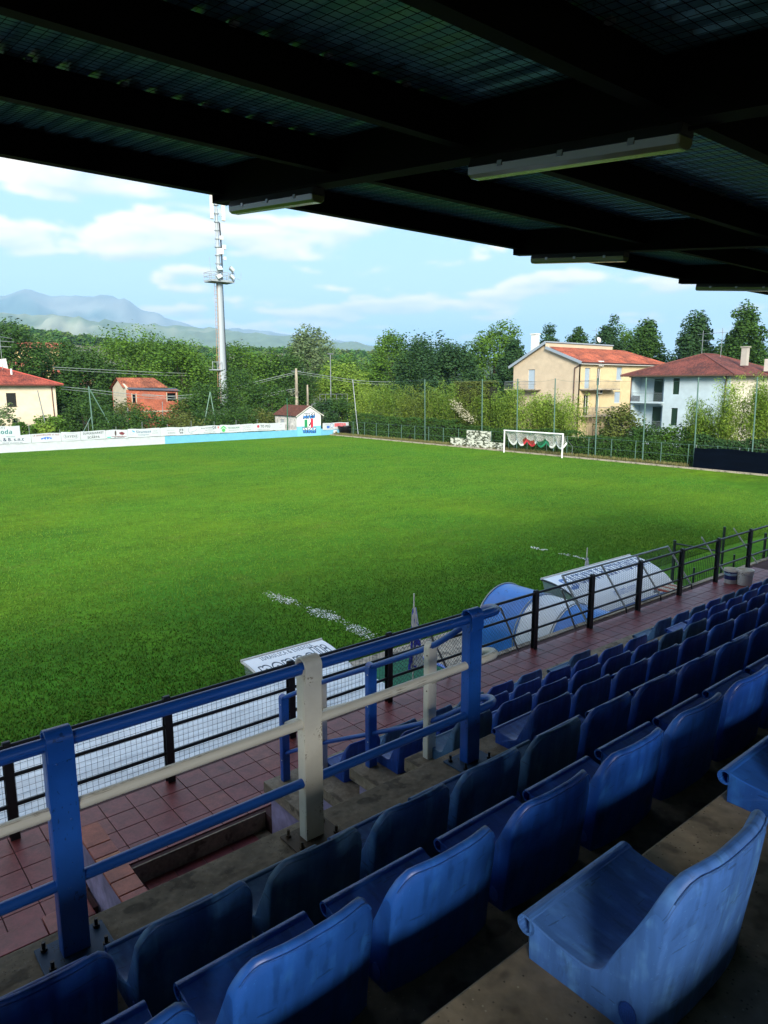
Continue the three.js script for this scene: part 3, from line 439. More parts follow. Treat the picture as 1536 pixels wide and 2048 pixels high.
{ // players' tunnel: three hooped covers
  const t = thing('players_tunnel', 'blue and white hooped players tunnel below the railing', 'tunnel'); const cx = 13.25, r = 0.98, zs = [-11.3, -10.15, -9.22, -8.1];
  const blueP = std('#2f7fd6', { roughness: 0.3, map: rep(tPaint, 0.6) }), whiteP = std('#dfe6ec', { roughness: 0.3, map: rep(tPaint, 0.6) });
  const ring = (k, n = 28) => { const p = [[cx - k, 0.05]]; for (let i = 0; i <= n; i++) { const a = Math.PI - i / n * Math.PI; p.push([cx + Math.cos(a) * k, 2.2 - r + Math.sin(a) * k]); } p.push([cx + k, 0.05]); return p; };
  for (let s = 0; s < 3; s++) { const k = r - s * 0.012, p = ring(k), q = []; for (let i = 0; i < p.length - 1; i++) q.push([[p[i][0], p[i][1], zs[s]], [p[i + 1][0], p[i + 1][1], zs[s]], [p[i + 1][0], p[i + 1][1], zs[s + 1] + 0.05], [p[i][0], p[i][1], zs[s + 1] + 0.05]]); put('cover', toCreasedNormals(quads(q), 0.6), s === 1 ? whiteP : blueP, t);
    put('hoop', pipe(ring(k + 0.006).map(([x, y]) => [x, y, zs[s]]), 0.022, 8, 60), galv, t); }
}
{ // green carpet with blue edging where the tunnel meets the pitch
  const m = thing('entrance_mat', 'dark green carpet with a blue edge left of the players tunnel', 'carpet');
  put('carpet', box(8.4, 12.0, 0.034, 0.05, -13.2, -9.0), std('#1c6a4c', { map: rep(tNoiseC, 3), roughness: 1 }), m); put('edging', [box(8.3, 12.1, 0.034, 0.06, -13.35, -13.205), box(12.02, 12.14, 0.034, 0.06, -13.2, -9)], bluePaint, m);
}
function flag(x, z, top, bottom, label) { const t = thing('club_flag', label, 'flag', 'blue and white flags', [x, 0, z]); put('pole', rod([0, 0.03, 0], [0.02, top, 0], 0.014, 8), whitePaint, t);
  const g = new THREE.PlaneGeometry(0.34, top - 0.3 - bottom, 10, 24), p = g.attributes.position, H = top - 0.3 - bottom; for (let i = 0; i < p.count; i++) { const u = p.getX(i) / 0.34 + 0.5, v = p.getY(i) / H + 0.5; const w = 0.1 + 0.32 * Math.max(0, 1 - v) ** 0.7; p.setXYZ(i, 0.02 + (u - 0.4) * w, bottom + v * H, 0.05 * Math.sin(u * 14 + v * 3) * (1.1 - v)); } g.computeVertexNormals();
  const tf = tex(128, 256, (u, v) => { const k = fbm(u * 4, v * 5, 3, 113) > 0.52; return k ? [0.2, 0.26, 0.82] : [0.92, 0.93, 0.97]; }); put('cloth', clean(g), std('#ffffff', { map: tf, roughness: 0.8 }), t); }
flag(9.5, -10.5, 2.85, 1.2, 'blue and white flag furled on a pole beside the white canopy');
flag(17.3, -11.7, 2.45, 1.3, 'furled flag on a thin pole behind the right dugout');
{ // buckets on the walkway
  const bucket = (x, z, r, h, label, bands) => { const t = thing('bucket', label, 'bucket', 'buckets on the walkway', [x, WALK, z]); const p = [[0, 0.003], [r * 0.86, 0.003], [r * 0.9, 0.02], [r, h - 0.05], [r * 1.07, h - 0.05], [r * 1.07, h], [r * 1.0, h], [r * 0.96, h - 0.03], [r * 0.86, 0.02], [0, 0.02]].map(a => new THREE.Vector2(...a)); put('shell', clean(toCreasedNormals(new THREE.LatheGeometry(p, 28), 0.5)), std('#d7d7d4', { map: rep(tChip, 2), roughness: 0.5 }), t);
    for (const [a, b, c] of bands) { const k = y => r * (0.9 + 0.1 * y / (h - 0.05)) + 0.003; const g = new THREE.CylinderGeometry(k(b), k(a), b - a, 28, 1, true); g.translate(0, (a + b) / 2, 0); put('print_band', clean(g), std(c, { roughness: 0.5 }), t); }
    put('handle', pipe(Array.from({ length: 9 }, (_, i) => { const a = i / 8 * Math.PI; return [Math.cos(a) * r * 1.09, h - 0.06 - Math.sin(a) * 0.08, Math.sin(a) * r * 1.02]; }), 0.004, 6, 24), galv, t); };
  bucket(16.42, -7.2, 0.15, 0.34, 'white bucket with dark blue bands by the rail post', [[0.1, 0.2, '#1a2a66'], [0.25, 0.285, '#1a2a66'], [0.205, 0.245, '#7fa9c4']]);
  bucket(16.52, -6.93, 0.175, 0.36, 'plain white bucket beside the banded one', []);
}
{ // steel gate and mesh fence below the right end of the walkway
  const t = thing('mesh_gate', 'dark green mesh gate beyond the right end of the railing', 'gate'), gm = std('#12281f', { roughness: 0.5 });
  for (const [x, z] of [[20.2, -9.3], [20.2, -10.6], [23.4, -9.3], [23.4, -10.6]]) put('gate_post', rod([x, 0.02, z], [x, 2.45, z], 0.045, 8), gm, t);
  const bars = []; for (let i = 0; i < 26; i++) { const z = mix(-10.6, -9.3, i / 25); bars.push(rod([20.2, 0.2, z], [20.2, 2.2, z], 0.006, 5)); } put('mesh', bars, gm, t); put('top_bar', rod([20.2, 2.35, -10.6], [20.2, 2.35, -9.3], 0.025, 8), gm, t);
  const f = thing('mesh_fence', 'green wire fence panel below the right end of the railing', 'fence'); const g = []; for (let x = 18.8; x < 26; x += 0.12) g.push(rod([x, 0.05, -9.25], [x, 1.9, -9.25], 0.004, 4)); for (let y = 0.1; y < 1.95; y += 0.12) g.push(rod([18.8, y, -9.25], [26, y, -9.25], 0.004, 4)); const w = put('wires', g, gm, f); w.userData = { kind: 'stuff' };
  for (const x of [18.8, 21.2, 23.6, 26]) put('post', rod([x, 0, -9.25], [x, 2.1, -9.25], 0.03, 8), gm, f);
  for (const x of [16.9, 18.6]) { const s = thing('rail_brace', x < 17 ? 'grey slanted brace behind the banded bucket' : 'grey slanted brace at the right edge', 'brace', 'braces behind the railing'); put('tube', rod([x + 0.1, WALK + 0.02, RAILZ - 0.12], [x, WALK + 0.86, -8.2], 0.018, 8), galv, s); }
  const rk = thing('slatted_rack', 'small weathered slatted rack lying by the walkway edge', 'rack'); for (let i = 0; i < 8; i++) put('slat', box(15.5 + i * 0.09, 15.55 + i * 0.09, 2.25, 2.29, -8.6, -8.05), i % 3 ? std('#c9c4b4') : std('#a5482e'), rk); put('rail', [box(15.45, 16.2, 2.19, 2.245, -8.55, -8.5), box(15.45, 16.2, 2.19, 2.245, -8.15, -8.1)], galv, rk); put('leg', [rod([15.5, 0.03, -8.3], [15.5, 2.19, -8.3], 0.02), rod([16.1, 0.03, -8.3], [16.1, 2.19, -8.3], 0.02)], galv, rk);
}
// ---------- far touchline wall, banners, hut ----------
const ZW = -82.5;
{
  const w = thing('boundary_wall', 'long low wall, white then pale blue, along the far touchline', 'wall');
  const tp = rep(tPlaster, 0.4); const wm = std('#c3cbd0', { map: tp, roughness: 0.85 }), bm = std('#6fb9d8', { map: rep(tPlaster, 0.4), roughness: 0.85 });
  put('white_wall', box(-60, 34.5, -0.05, 0.9, ZW - 0.2, ZW), wm, w); put('blue_wall', box(34.502, 62.2, -0.05, 0.9, ZW - 0.2, ZW), bm, w);
  for (let x = -20; x < 52; x += 3.05) put('stake', rod([x, 0.9, ZW - 0.1], [x + 0.04, 2.5 + 0.5 * Math.sin(x), ZW - 0.12], 0.03, 6), galv, w);
}
function banner(x0, x1, y0, y1, label, draw, z = ZW) {
  const t = thing('banner', label, 'banner', 'advertising banners on the far wall'), W = 512, H = Math.round(512 * (y1 - y0) / (x1 - x0));
  const tx = canvasTex(W, Math.max(64, H), (c, w, h) => { c.fillStyle = '#b9c1c6'; c.fillRect(0, 0, w, h); c.textAlign = 'center'; c.textBaseline = 'middle'; draw(c, w, h); });
  const g = new THREE.PlaneGeometry(x1 - x0, y1 - y0, 14, 4), p = g.attributes.position; for (let i = 0; i < p.count; i++) { const x = p.getX(i), y = p.getY(i); p.setXYZ(i, x, y + 0.03 * Math.sin(x * 2.1 + x0) * (y > 0 ? 1 : 0.6), 0.025 * Math.sin(x * 3 + x0 * 2 + y)); } g.computeVertexNormals(); g.translate((x0 + x1) / 2, (y0 + y1) / 2, z + 0.06);
  put('print', clean(g), std('#ffffff', { map: tx, roughness: 0.6 }), t); put('backing', box(x0, x1, y0 + 0.02, y1 - 0.06, z - 0.02, z + 0.02), std('#cfd3d4'), t);
}
const F = (c, s, t, x, y, col, mw) => { c.font = s; c.fillStyle = '#' + new THREE.Color(col).multiplyScalar(0.38).getHexString(); mw ? c.fillText(t, x, y, mw) : c.fillText(t, x, y); };
banner(13.2, 18.75, 1.72, 2.75, 'raised banner with large teal lettering above the others at far left', (c, w, h) => { F(c, 'bold 26px sans-serif', 'A R R E D A M E N T I', w / 2, h * 0.2, '#5b6166'); F(c, 'bold 58px sans-serif', 'primoda', w / 2 + 70, h * 0.58, '#2fa7ab'); F(c, '12px sans-serif', 'MONTEVARCHI', w / 2, h * 0.92, '#7fa0a4'); });
banner(13.2, 19.76, 0.88, 1.78, 'banner with large navy initials below the raised teal one', (c, w, h) => { F(c, 'bold 36px sans-serif', 'B. & B. s.n.c', w * 0.7, h * 0.5, '#3a4b78'); F(c, '14px sans-serif', 'FIGLINE VALDARNO (FI)', w * 0.72, h * 0.88, '#5b6b84'); F(c, '14px sans-serif', 'costruzioni', w * 0.7, h * 0.14, '#6c9fb0'); });
banner(19.8, 22.76, 0.9, 1.84, 'banner with a blue winged emblem and pink lettering', (c, w, h) => { F(c, 'bold 44px sans-serif', 'LB IMMOBILIARE di A&G', w / 2, h * 0.2, '#d98f96', 470); c.fillStyle = '#3568c0'; for (const s of [-1, 1]) { c.beginPath(); c.moveTo(w / 2, h * 0.42); c.lineTo(w / 2 + s * 100, h * 0.55); c.lineTo(w / 2 + s * 84, h * 0.72); c.lineTo(w / 2 + s * 50, h * 0.58); c.lineTo(w / 2 + s * 16, h * 0.74); c.closePath(); c.fill(); } });
banner(22.8, 24.82, 0.92, 1.88, 'banner with grey serif lettering inside an oval frame', (c, w, h) => { c.strokeStyle = '#8d9296'; c.lineWidth = 9; c.beginPath(); c.ellipse(w / 2, h / 2, w * 0.38, h * 0.36, 0, 0, 7); c.stroke(); F(c, 'bold 92px serif', 'SAVINI', w / 2, h / 2, '#767c80', 330); });
banner(24.86, 27.58, 0.94, 1.9, 'banner with three centred lines of plain grey capitals', (c, w, h) => { F(c, 'bold 62px sans-serif', 'SUPERMARKET', w / 2, h * 0.26, '#6b7074'); F(c, '28px sans-serif', 'DELLA', w / 2, h * 0.5, '#6b7074'); F(c, 'bold 68px sans-serif', 'SCARPA', w / 2, h * 0.74, '#6b7074'); });
banner(27.62, 30.06, 0.95, 1.9, 'banner with a dark cypress and red tree drawing', (c, w, h) => { c.fillStyle = '#4d3f40'; c.beginPath(); c.ellipse(w * 0.44, h * 0.42, 22, 62, 0, 0, 7); c.fill(); c.fillStyle = '#6d2e36'; for (const [a, b] of [[.66, .4], [.73, .33], [.8, .42], [.7, .5], [.77, .52]]) { c.beginPath(); c.ellipse(w * a, h * b, 30, 20, 0, 0, 7); c.fill(); } c.fillRect(w * 0.725, h * 0.5, 9, 60); c.fillRect(w * 0.24, h * 0.78, w * 0.7, 10); F(c, 'bold 40px sans-serif', 'LA TERRAZZA', w * 0.6, h * 0.9, '#5b5154'); c.fillStyle = '#49b3a4'; c.fillRect(20, h * 0.8, 90, 26); });
banner(30.1, 33.94, 0.95, 1.92, 'banner with two lines of light blue lettering beside a grey ring', (c, w, h) => { F(c, 'bold 54px sans-serif', 'Sicurezza', w * 0.48, h * 0.36, '#6f9cc8'); F(c, '30px sans-serif', 'Investigazioni', w * 0.48, h * 0.72, '#7fa6cf'); c.fillStyle = '#4f97cf'; c.beginPath(); c.ellipse(w * 0.17, h * 0.3, 26, 10, 0.5, 0, 7); c.fill(); c.strokeStyle = '#9aa4aa'; c.lineWidth = 5; c.beginPath(); c.ellipse(w * 0.11, h * 0.58, 26, 18, 0, 0, 7); c.stroke(); F(c, '20px sans-serif', 'FIGLINE', w * 0.84, h * 0.35, '#9aa4aa'); F(c, '20px sans-serif', 'VALDARNO', w * 0.84, h * 0.6, '#9aa4aa'); });
banner(33.98, 37.04, 0.96, 1.93, 'banner with a black square monogram at its right end', (c, w, h) => { F(c, 'bold 30px sans-serif', 'DI ROSSINI', w * 0.45, h * 0.7, '#7d858a'); F(c, '22px sans-serif', 'impianti idraulici', w * 0.42, h * 0.36, '#9aa4aa'); F(c, 'bold 62px sans-serif', 'JFB', w * 0.85, h * 0.34, '#3d4448'); F(c, 'bold 50px sans-serif', 'WB', w * 0.85, h * 0.7, '#3d4448'); });
banner(37.08, 38.84, 0.97, 1.94, 'banner with a thin grey swoosh', (c, w, h) => { c.strokeStyle = '#7e8a98'; c.lineWidth = 14; c.beginPath(); c.arc(w * 0.45, h * 0.42, 110, 1.2, 5.2); c.stroke(); c.beginPath(); c.moveTo(w * 0.45, h * 0.66); c.quadraticCurveTo(w * 0.75, h * 0.62, w * 0.86, h * 0.4); c.stroke(); F(c, '30px sans-serif', 'studio', w * 0.5, h * 0.85, '#9aa4aa'); });
banner(38.88, 41.68, 0.98, 1.95, 'banner of small grey lines with a red mark in its corner', (c, w, h) => { F(c, 'bold 44px sans-serif', 'Area Servizio', w * 0.36, h * 0.28, '#7d878f', 290); F(c, 'bold 78px sans-serif', 'Q8', w * 0.74, h * 0.26, '#4c6076'); c.fillStyle = '#c83c46'; c.fillRect(w * 0.9, h * 0.1, 26, 50); F(c, '32px sans-serif', 'BAR TABACCHI', w * 0.5, h * 0.56, '#9c9da4'); F(c, '36px sans-serif', 'Tel. 055 95 11 400', w * 0.5, h * 0.84, '#848b92'); });
banner(41.72, 44.52, 0.99, 1.96, 'banner with a green roof emblem and green capitals', (c, w, h) => { c.fillStyle = '#4dae5c'; c.beginPath(); c.moveTo(90, h * 0.1); c.lineTo(170, h * 0.45); c.lineTo(145, h * 0.52); c.lineTo(90, h * 0.3); c.lineTo(35, h * 0.52); c.lineTo(10, h * 0.45); c.fill(); c.beginPath(); c.arc(90, h * 0.68, 42, 0, 7); c.fill(); F(c, 'bold 54px sans-serif', 'TECNOCASA', 345, h * 0.4, '#4f9f79', 300); F(c, '24px sans-serif', 'FRANCHISING NETWORK', 345, h * 0.72, '#8aa69a', 290); });
banner(44.56, 46.42, 1.0, 1.97, 'plain banner with three lines of small grey text', (c, w, h) => { F(c, '44px sans-serif', 'Via G. Mazzini 18', w / 2, h * 0.28, '#868c91', 440); F(c, '40px sans-serif', 'Figline Valdarno', w / 2, h * 0.5, '#9a9fa3', 440); F(c, '44px sans-serif', 'Tel. 055 95 36 20', w / 2, h * 0.76, '#868c91', 440); });
banner(46.46, 49.42, 1.01, 1.98, 'banner with wide grey capitals and a crimson disc as a letter', (c, w, h) => { F(c, 'bold 78px sans-serif', 'F  TO PIÙ', w * 0.52, h * 0.42, '#565c66'); c.fillStyle = '#b03a52'; c.beginPath(); c.arc(w * 0.235, h * 0.4, 32, 0, 7); c.fill(); F(c, '26px sans-serif', 'Fotografia e stampa digitale', w / 2, h * 0.82, '#8b9095'); });
banner(49.46, 51.2, 1.02, 1.98, 'creased pale banner beside the hut door', (c, w, h) => { F(c, 'bold 40px sans-serif', 'A C I', w * 0.68, h * 0.25, '#7b8186'); F(c, '30px sans-serif', 'delegazione', w * 0.65, h * 0.62, '#a2a7ab'); });
banner(57.4, 61.85, 0.72, 1.68, 'short banner with red lettered blocks right of the hut', (c, w, h) => { c.fillStyle = '#c9283c'; for (let i = 0; i < 5; i++) c.fillRect(226 + i * 46, h * 0.14, 42, 52); 'SIRMEN'.slice(0, 5).split('').forEach((s, i) => F(c, 'bold 44px sans-serif', s, 247 + i * 46, h * 0.14 + 28, '#f3f0ee')); c.strokeStyle = '#3a63a8'; c.lineWidth = 6; c.beginPath(); c.arc(172, h * 0.4, 32, 0, 7); c.stroke(); c.fillStyle = '#3568b8'; c.fillRect(74, h * 0.4, 58, 42); F(c, '20px sans-serif', 'Figline Valdarno', 90, h * 0.24, '#7b95b8', 80); F(c, '22px sans-serif', 'impresa edile e stradale', w / 2, h * 0.84, '#8b9095'); });
{
  const t = thing('hut', 'small white hut with tiled roof and a flag mural', 'hut'); const x0 = 53.2, x1 = 57.05, zf = ZW + 0.05, zb = -88.2, ev = 2.95, pk = 4.0, xm = (x0 + x1) / 2;
  const mural = canvasTex(512, 512, (c, w, h) => { // 3.85 m wide, 4.05 m tall
    const Y = m => h - m / 4.05 * h, X = m => m / 3.85 * w; c.fillStyle = '#d2d7d9'; c.fillRect(0, 0, w, h); c.fillStyle = '#72b9d8'; c.fillRect(0, Y(1.35), w, h); 
    const block = (y, s, n, tilt) => { c.save(); c.translate(w / 2, y); c.rotate(tilt); c.font = `bold ${s}px sans-serif`; c.textAlign = 'center'; c.textBaseline = 'middle'; c.lineJoin = 'round'; c.lineWidth = 22; c.strokeStyle = '#1e2a4a'; c.strokeText(n, 0, 0, 290); const gr = c.createLinearGradient(0, -s / 2, 0, s / 2); gr.addColorStop(0.42, '#f4f6f8'); gr.addColorStop(0.5, '#2a86d8'); c.fillStyle = gr; c.fillText(n, 0, 0, 290); c.restore(); };
    c.fillStyle = '#1f8a56'; c.fillRect(X(1.15), Y(2.25), X(0.5), Y(1.1) - Y(2.25)); c.fillStyle = '#f2f2f0'; c.fillRect(X(1.65), Y(2.25), X(0.5), Y(1.1) - Y(2.25)); c.fillStyle = '#d02a44'; c.fillRect(X(2.15), Y(2.35), X(0.42), Y(1.1) - Y(2.3)); c.strokeStyle = '#20242c'; c.lineWidth = 12; c.beginPath(); c.moveTo(X(1.75), Y(1.25)); c.lineTo(X(2.15), Y(1.85)); c.lineTo(X(1.95), Y(1.3)); c.moveTo(X(1.85), Y(1.55)); c.lineTo(X(2.25), Y(1.6)); c.stroke();
    block(Y(2.75), 108, 'AVES', -0.04); block(Y(0.78), 112, 'VIOLE', 0.03); });
  const fr = wallHoles(x1 - x0, ev, [], 0.2, [[x1 - x0, ev], [(x1 - x0) / 2, pk], [0, ev]]); { const p = fr.attributes.position, n = fr.attributes.normal, uv = fr.attributes.uv; for (let i = 0; i < p.count; i++) uv.setXY(i, p.getX(i) / 3.85, p.getY(i) / 4.05); } fr.translate(x0, 0, zf); put('mural_wall', fr, std('#ffffff', { map: mural, roughness: 0.85 }), t);
  const wm = std('#d9d9d3', { map: rep(tNoiseC, 0.6), roughness: 0.9 }); const side = wallHoles(5.4, ev, [[1.2, 0, 2.3, 2.2]], 0.2); side.rotateY(-Math.PI / 2); side.translate(x0 + 0.001, 0, zf - 5.65); put('side_wall', side, wm, t); put('rear_wall', box(x0, x1, 0, ev, zb, zb + 0.2), wm, t); put('far_side_wall', box(x1 - 0.2, x1 - 0.002, 0, ev, zb + 0.2, zf - 0.2), wm, t); put('door', box(x0 + 0.06, x0 + 0.11, 0.02, 2.2, zf - 4.45, zf - 3.35), std('#9aa3a8'), t);
  const tr = std('#583a32', { map: rep(tex(256, 256, (u, v) => { const k = 0.7 + 0.5 * fbm(u * 12, v * 12, 4, 121, 12) - 0.12 * (Math.sin(v * 6.283 * 12) > 0.3 ? 1 : 0); return [k, k * 0.9, k * 0.82]; }), 0.5), roughness: 0.95 });
  const slope = s => { const xe = s < 0 ? x0 - 0.35 : x1 + 0.35, ye = ev - 0.2; const q = [], n = 20; for (let i = 0; i < n; i++) { const za = mix(zf + 0.25, zb - 0.25, i / n), zc = mix(zf + 0.25, zb - 0.25, (i + 0.5) / n), zd = mix(zf + 0.25, zb - 0.25, (i + 1) / n); q.push([[xe, ye, za], [xm, pk + 0.12, za], [xm, pk + 0.18, zc], [xe, ye + 0.06, zc]], [[xe, ye + 0.06, zc], [xm, pk + 0.18, zc], [xm, pk + 0.12, zd], [xe, ye, zd]]); } return quads(q); };
  put('roof', [slope(-1), slope(1)], tr, t); put('verge_board', [bar([x0 - 0.36, ev - 0.26, zf + 0.24], [xm, pk + 0.06, zf + 0.24], 0.04, 0.1), bar([x1 + 0.36, ev - 0.26, zf + 0.24], [xm, pk + 0.06, zf + 0.24], 0.04, 0.1)], whitePaint, t);
}
{ const b = thing('black_bin', 'round black plastic tub at the corner of the pitch', 'bin', undefined, [60.6, 0, -81.6]); const p = [[0, 0.02], [0.75, 0.02], [0.95, 1.05], [1.05, 1.08], [1.05, 1.2], [0.9, 1.2], [0.85, 0.6], [0, 0.5]].map(a => new THREE.Vector2(...a)); put('shell', clean(new THREE.LatheGeometry(p, 24)), std('#0b0c0e', { roughness: 0.5 }), b);
  const s = thing('spotlight_box', 'small white box lamp standing before the blue wall', 'lamp', undefined, [59.3, 0, -82.2]); put('housing', rbox(-0.25, 0.25, 0.05, 0.6, -0.15, 0.15, 0.04), whitePaint, s); put('lens', (() => { const c = new THREE.CylinderGeometry(0.14, 0.14, 0.03, 16); c.rotateX(Math.PI / 2); c.translate(0.05, 0.32, 0.16); return clean(c); })(), darkSteel, s); }
{ // steel water platform behind the hut
  const t = thing('steel_platform', 'grey railed steel platform behind the hut', 'platform'); const x0 = 66, x1 = 71.5, z0 = -98, z1 = -95.5, y = 3.9; put('deck', box(x0, x1, y - 0.3, y, z0, z1), galv, t); for (const x of [x0, (x0 + x1) / 2, x1]) for (const z of [z0 + 0.1, z1 - 0.1]) { put('leg', rod([x, 0, z], [x, y - 0.3, z], 0.09), galv, t); } for (let i = 0; i < 6; i++) put('baluster', rod([mix(x0, x1, i / 5), y, z1 - 0.05], [mix(x0, x1, i / 5), y + 1.5, z1 - 0.05], 0.035, 6), galv, t); put('handrail', [rod([x0, y + 1.5, z1 - 0.05], [x1, y + 1.5, z1 - 0.05], 0.04, 6), rod([x0, y + 0.75, z1 - 0.05], [x1, y + 0.75, z1 - 0.05], 0.03, 6)], galv, t); }
// ---------- goal ----------
{
  const t = thing('goal', 'white football goal with net hung in scallops', 'goal'), gx = 57.3, z0 = -49.4, z1 = -42.08, h = 2.3, d = 1.6;
  const m = std('#e6e8e8', { roughness: 0.4 }); put('post', rod([gx, 0, z0], [gx, h, z0], 0.075, 12), m, t); put('post', rod([gx, 0, z1], [gx, h, z1], 0.075, 12), m, t); put('crossbar', rod([gx, h, z0 - 0.07], [gx, h, z1 + 0.07], 0.075, 12), m, t);
  const rear = std('#5b6664', { roughness: 0.5 }); put('stay', [rod([gx, h, z0], [gx + d, h * 0.45, z0], 0.03), rod([gx, h, z1], [gx + d, h * 0.45, z1], 0.03), rod([gx + d, 0, z0], [gx + d, h * 0.45, z0], 0.03), rod([gx + d, 0, z1], [gx + d, h * 0.45, z1], 0.03)], rear, t);
  // hooked-up net: a scalloped band under the bar, with a red and a green part
  const cols = [std('#e3e6e6'), std('#c33140'), std('#1d7f5c')], G = [[], [], []]; const n = 6, sc = (u) => { const f = u * n, k = f - Math.floor(f); return 0.42 + 0.55 * (4 * k * (1 - k)); };
  const nu = 150, nv = 9; const P = (i, j) => { const u = i / nu, v = j / nv; const dep = 0.12 + 0.5 * v + 0.1 * Math.sin(u * 19); return [gx + dep, h - 0.05 - v * (sc(u) + 0.35), mix(z0, z1, u)]; }; const kind = u => u > 0.28 && u < 0.47 ? 1 : u > 0.52 && u < 0.72 ? 2 : 0;
  for (let i = 0; i < nu; i++) for (let j = 0; j < nv; j++) { const u = i / nu; const c = j > nv - 3 ? kind(u) : (kind(u) && j > 5 ? kind(u) : 0); if ((i + j) % 2 === 0) G[c].push(bar(P(i, j), P(i + 1, j + 1), 0.012)); else G[c].push(bar(P(i + 1, j), P(i, j + 1), 0.012)); }
  for (let i = 0; i < nu; i++) for (let k = 0; k < 3; k++) { const a = P(i, nv), b = P(i + 1, nv); G[kind(i / nu)].push(bar([a[0] + k * 0.03, a[1] - k * 0.06, a[2]], [b[0] + k * 0.03, b[1] - k * 0.06, b[2]], 0.055)); }
  ['white_net', 'red_net', 'green_net'].forEach((nm, i) => { const o = put(nm, G[i], cols[i], t); o.userData = { kind: 'stuff' }; });
}
// low white panels and tall fence behind the goal
{
  const a = thing('low_white_wall', 'stained low white panel wall left of the goal', 'wall'), st = std('#cfd2cb', { map: rep(tex(256, 256, (u, v) => { const s = smooth(0.46, 0.62, fbm(u * 17, v * 19, 5, 131, 0)); return mix3([0.95, 0.95, 0.92], [0.22, 0.25, 0.18], s * 0.9); }), 0.22, 0.5), roughness: 0.9 });
  for (let i = 0; i < 4; i++) put('panel', box(58.62, 58.7, 0.05, 1.0 - i * 0.05, -58.6 + i * 2.0, -56.63 + i * 2.0), st, a);
  const b = thing('white_board', 'weathered white board hung on the fence above the low panels', 'board'); put('board', rbox(58.75, 58.8, 0.95, 1.95, -56.2, -52.6, 0.01), st, b); put('batten', [box(58.8, 58.85, 0.3, 1.9, -55.8, -55.7), box(58.8, 58.85, 0.3, 1.9, -53.1, -53)], galv, b);
  const f = thing('tall_net_fence', 'tall green fence poles with a sagging top wire behind the goal', 'fence'); const gm = std('#4c6b62', { roughness: 0.5 }); const zs = [-78.3, -64, -54.7, -49.7, -44.9, -40, -35, -30.2, -25.4, -20.5];
  zs.forEach((z, i) => { put('pole', rod([59.5, 0, z + (i ? 0.15 : 1.2)], [59.5, 7.6, z], 0.06, 8), i ? gm : galv, f); if (i) { const w = []; for (let k = 0; k <= 8; k++) { const u = k / 8; w.push([59.5, 7.55 - 0.55 * 4 * u * (1 - u) * 0.5, mix(zs[i - 1], z, u)]); } put('top_wire', pipe(w, 0.008, 4, 16), gm, f); } });
  const low = []; for (let z = -78; z < -20; z += 2.5) low.push(rod([59.3, 0, z], [59.3, 2.0, z], 0.035, 6)); low.forEach(g => put('short_post', g, gm, f)); const hw = []; for (const y of [1.0, 1.95]) hw.push(rod([59.3, y, -79], [59.3, y, -20], 0.012, 4)); put('tension_wire', hw, gm, f);
  const n = thing('windbreak', 'dark navy windbreak cloth on the fence at right', 'windbreak'), g = new THREE.PlaneGeometry(13, 1.75, 60, 8), p = g.attributes.position; for (let i = 0; i < p.count; i++) { const x = p.getX(i), y = p.getY(i); p.setXYZ(i, 0.12 * (fbm(x * 0.8 + 9, y * 2 + 4, 3, 141) - 0.5), y + 0.93 + 0.05 * Math.sin(x * 1.3) * (y > 0.5 ? 1 : 0), x); } g.computeVertexNormals(); g.translate(58.72, 0, -23.2); put('cloth', clean(g), new THREE.MeshPhysicalMaterial({ color: '#050d1a', map: rep(tNoiseC, 2), roughness: 1, specularIntensity: 0.1, side: THREE.DoubleSide }), n);
  for (const z of [-29.6, -26, -22.5, -19]) put('post', rod([58.85, 0, z], [58.85, 2.0, z], 0.03, 6), galv, n);
}
// ---------- houses ----------
const tPan = tex(512, 512, (u, v) => { const a = fbm(u * 9, v * 9, 4, 151, 9), c = hash(Math.floor(u * 64), Math.floor(v * 32), 153); const b = fbm(u * 3, v * 3, 3, 157, 3); const k = 0.62 + 0.34 * c + 0.3 * (a - 0.5) + 0.5 * (b - 0.5); return [k, k * (0.94 + 0.1 * (c - 0.5)), k * 0.92]; });
const tPanB = tex(512, 512, (u, v) => { const r = (v * 32) % 1, c = (u * 48) % 1; return G1(0.35 + 0.45 * Math.sin(c * Math.PI) + 0.2 * (1 - r)); }, false);
const pan = (col, s = 0.16) => std(col, { map: rep(tPan, s), roughness: 0.9, bumpMap: rep(tPanB, s), bumpScale: 0.05 });
const render = (col, s = 0.25) => std(col, { map: rep(tPlaster, s), roughness: 0.95, bumpMap: rep(tNoise, 1), bumpScale: 0.004 });
const shutterG = std('#11321f', { roughness: 0.6 }), shutterW = std('#9fb0bd', { roughness: 0.6 }), frameW = std('#d8d8d4', { roughness: 0.5 });
const glassD = std('#10161c', { roughness: 0.12, metalness: 0.2 });
function opening(parent, name, x, y, w, h, z, m, o = {}) { // in the wall's own frame, set back in its opening
  const g = put(name, box(x, x + w, y, y + h, z - 0.16, z - 0.11), m, parent);
  if (o.slats) { const s = []; for (let k = 0.06; k < h - 0.04; k += 0.11) s.push(box(x + 0.05, x + w - 0.05, y + k, y + k + 0.05, z - 0.11, z - 0.085)); put('slats', s, m, g); put('stile', box(x + w / 2 - 0.03, x + w / 2 + 0.03, y, y + h, z - 0.108, z - 0.08), m, g); }
  if (o.sill) put('sill', box(x - 0.08, x + w + 0.08, y - 0.07, y - 0.002, z - 0.1, z + 0.06), frameW, g);
  return g;
}
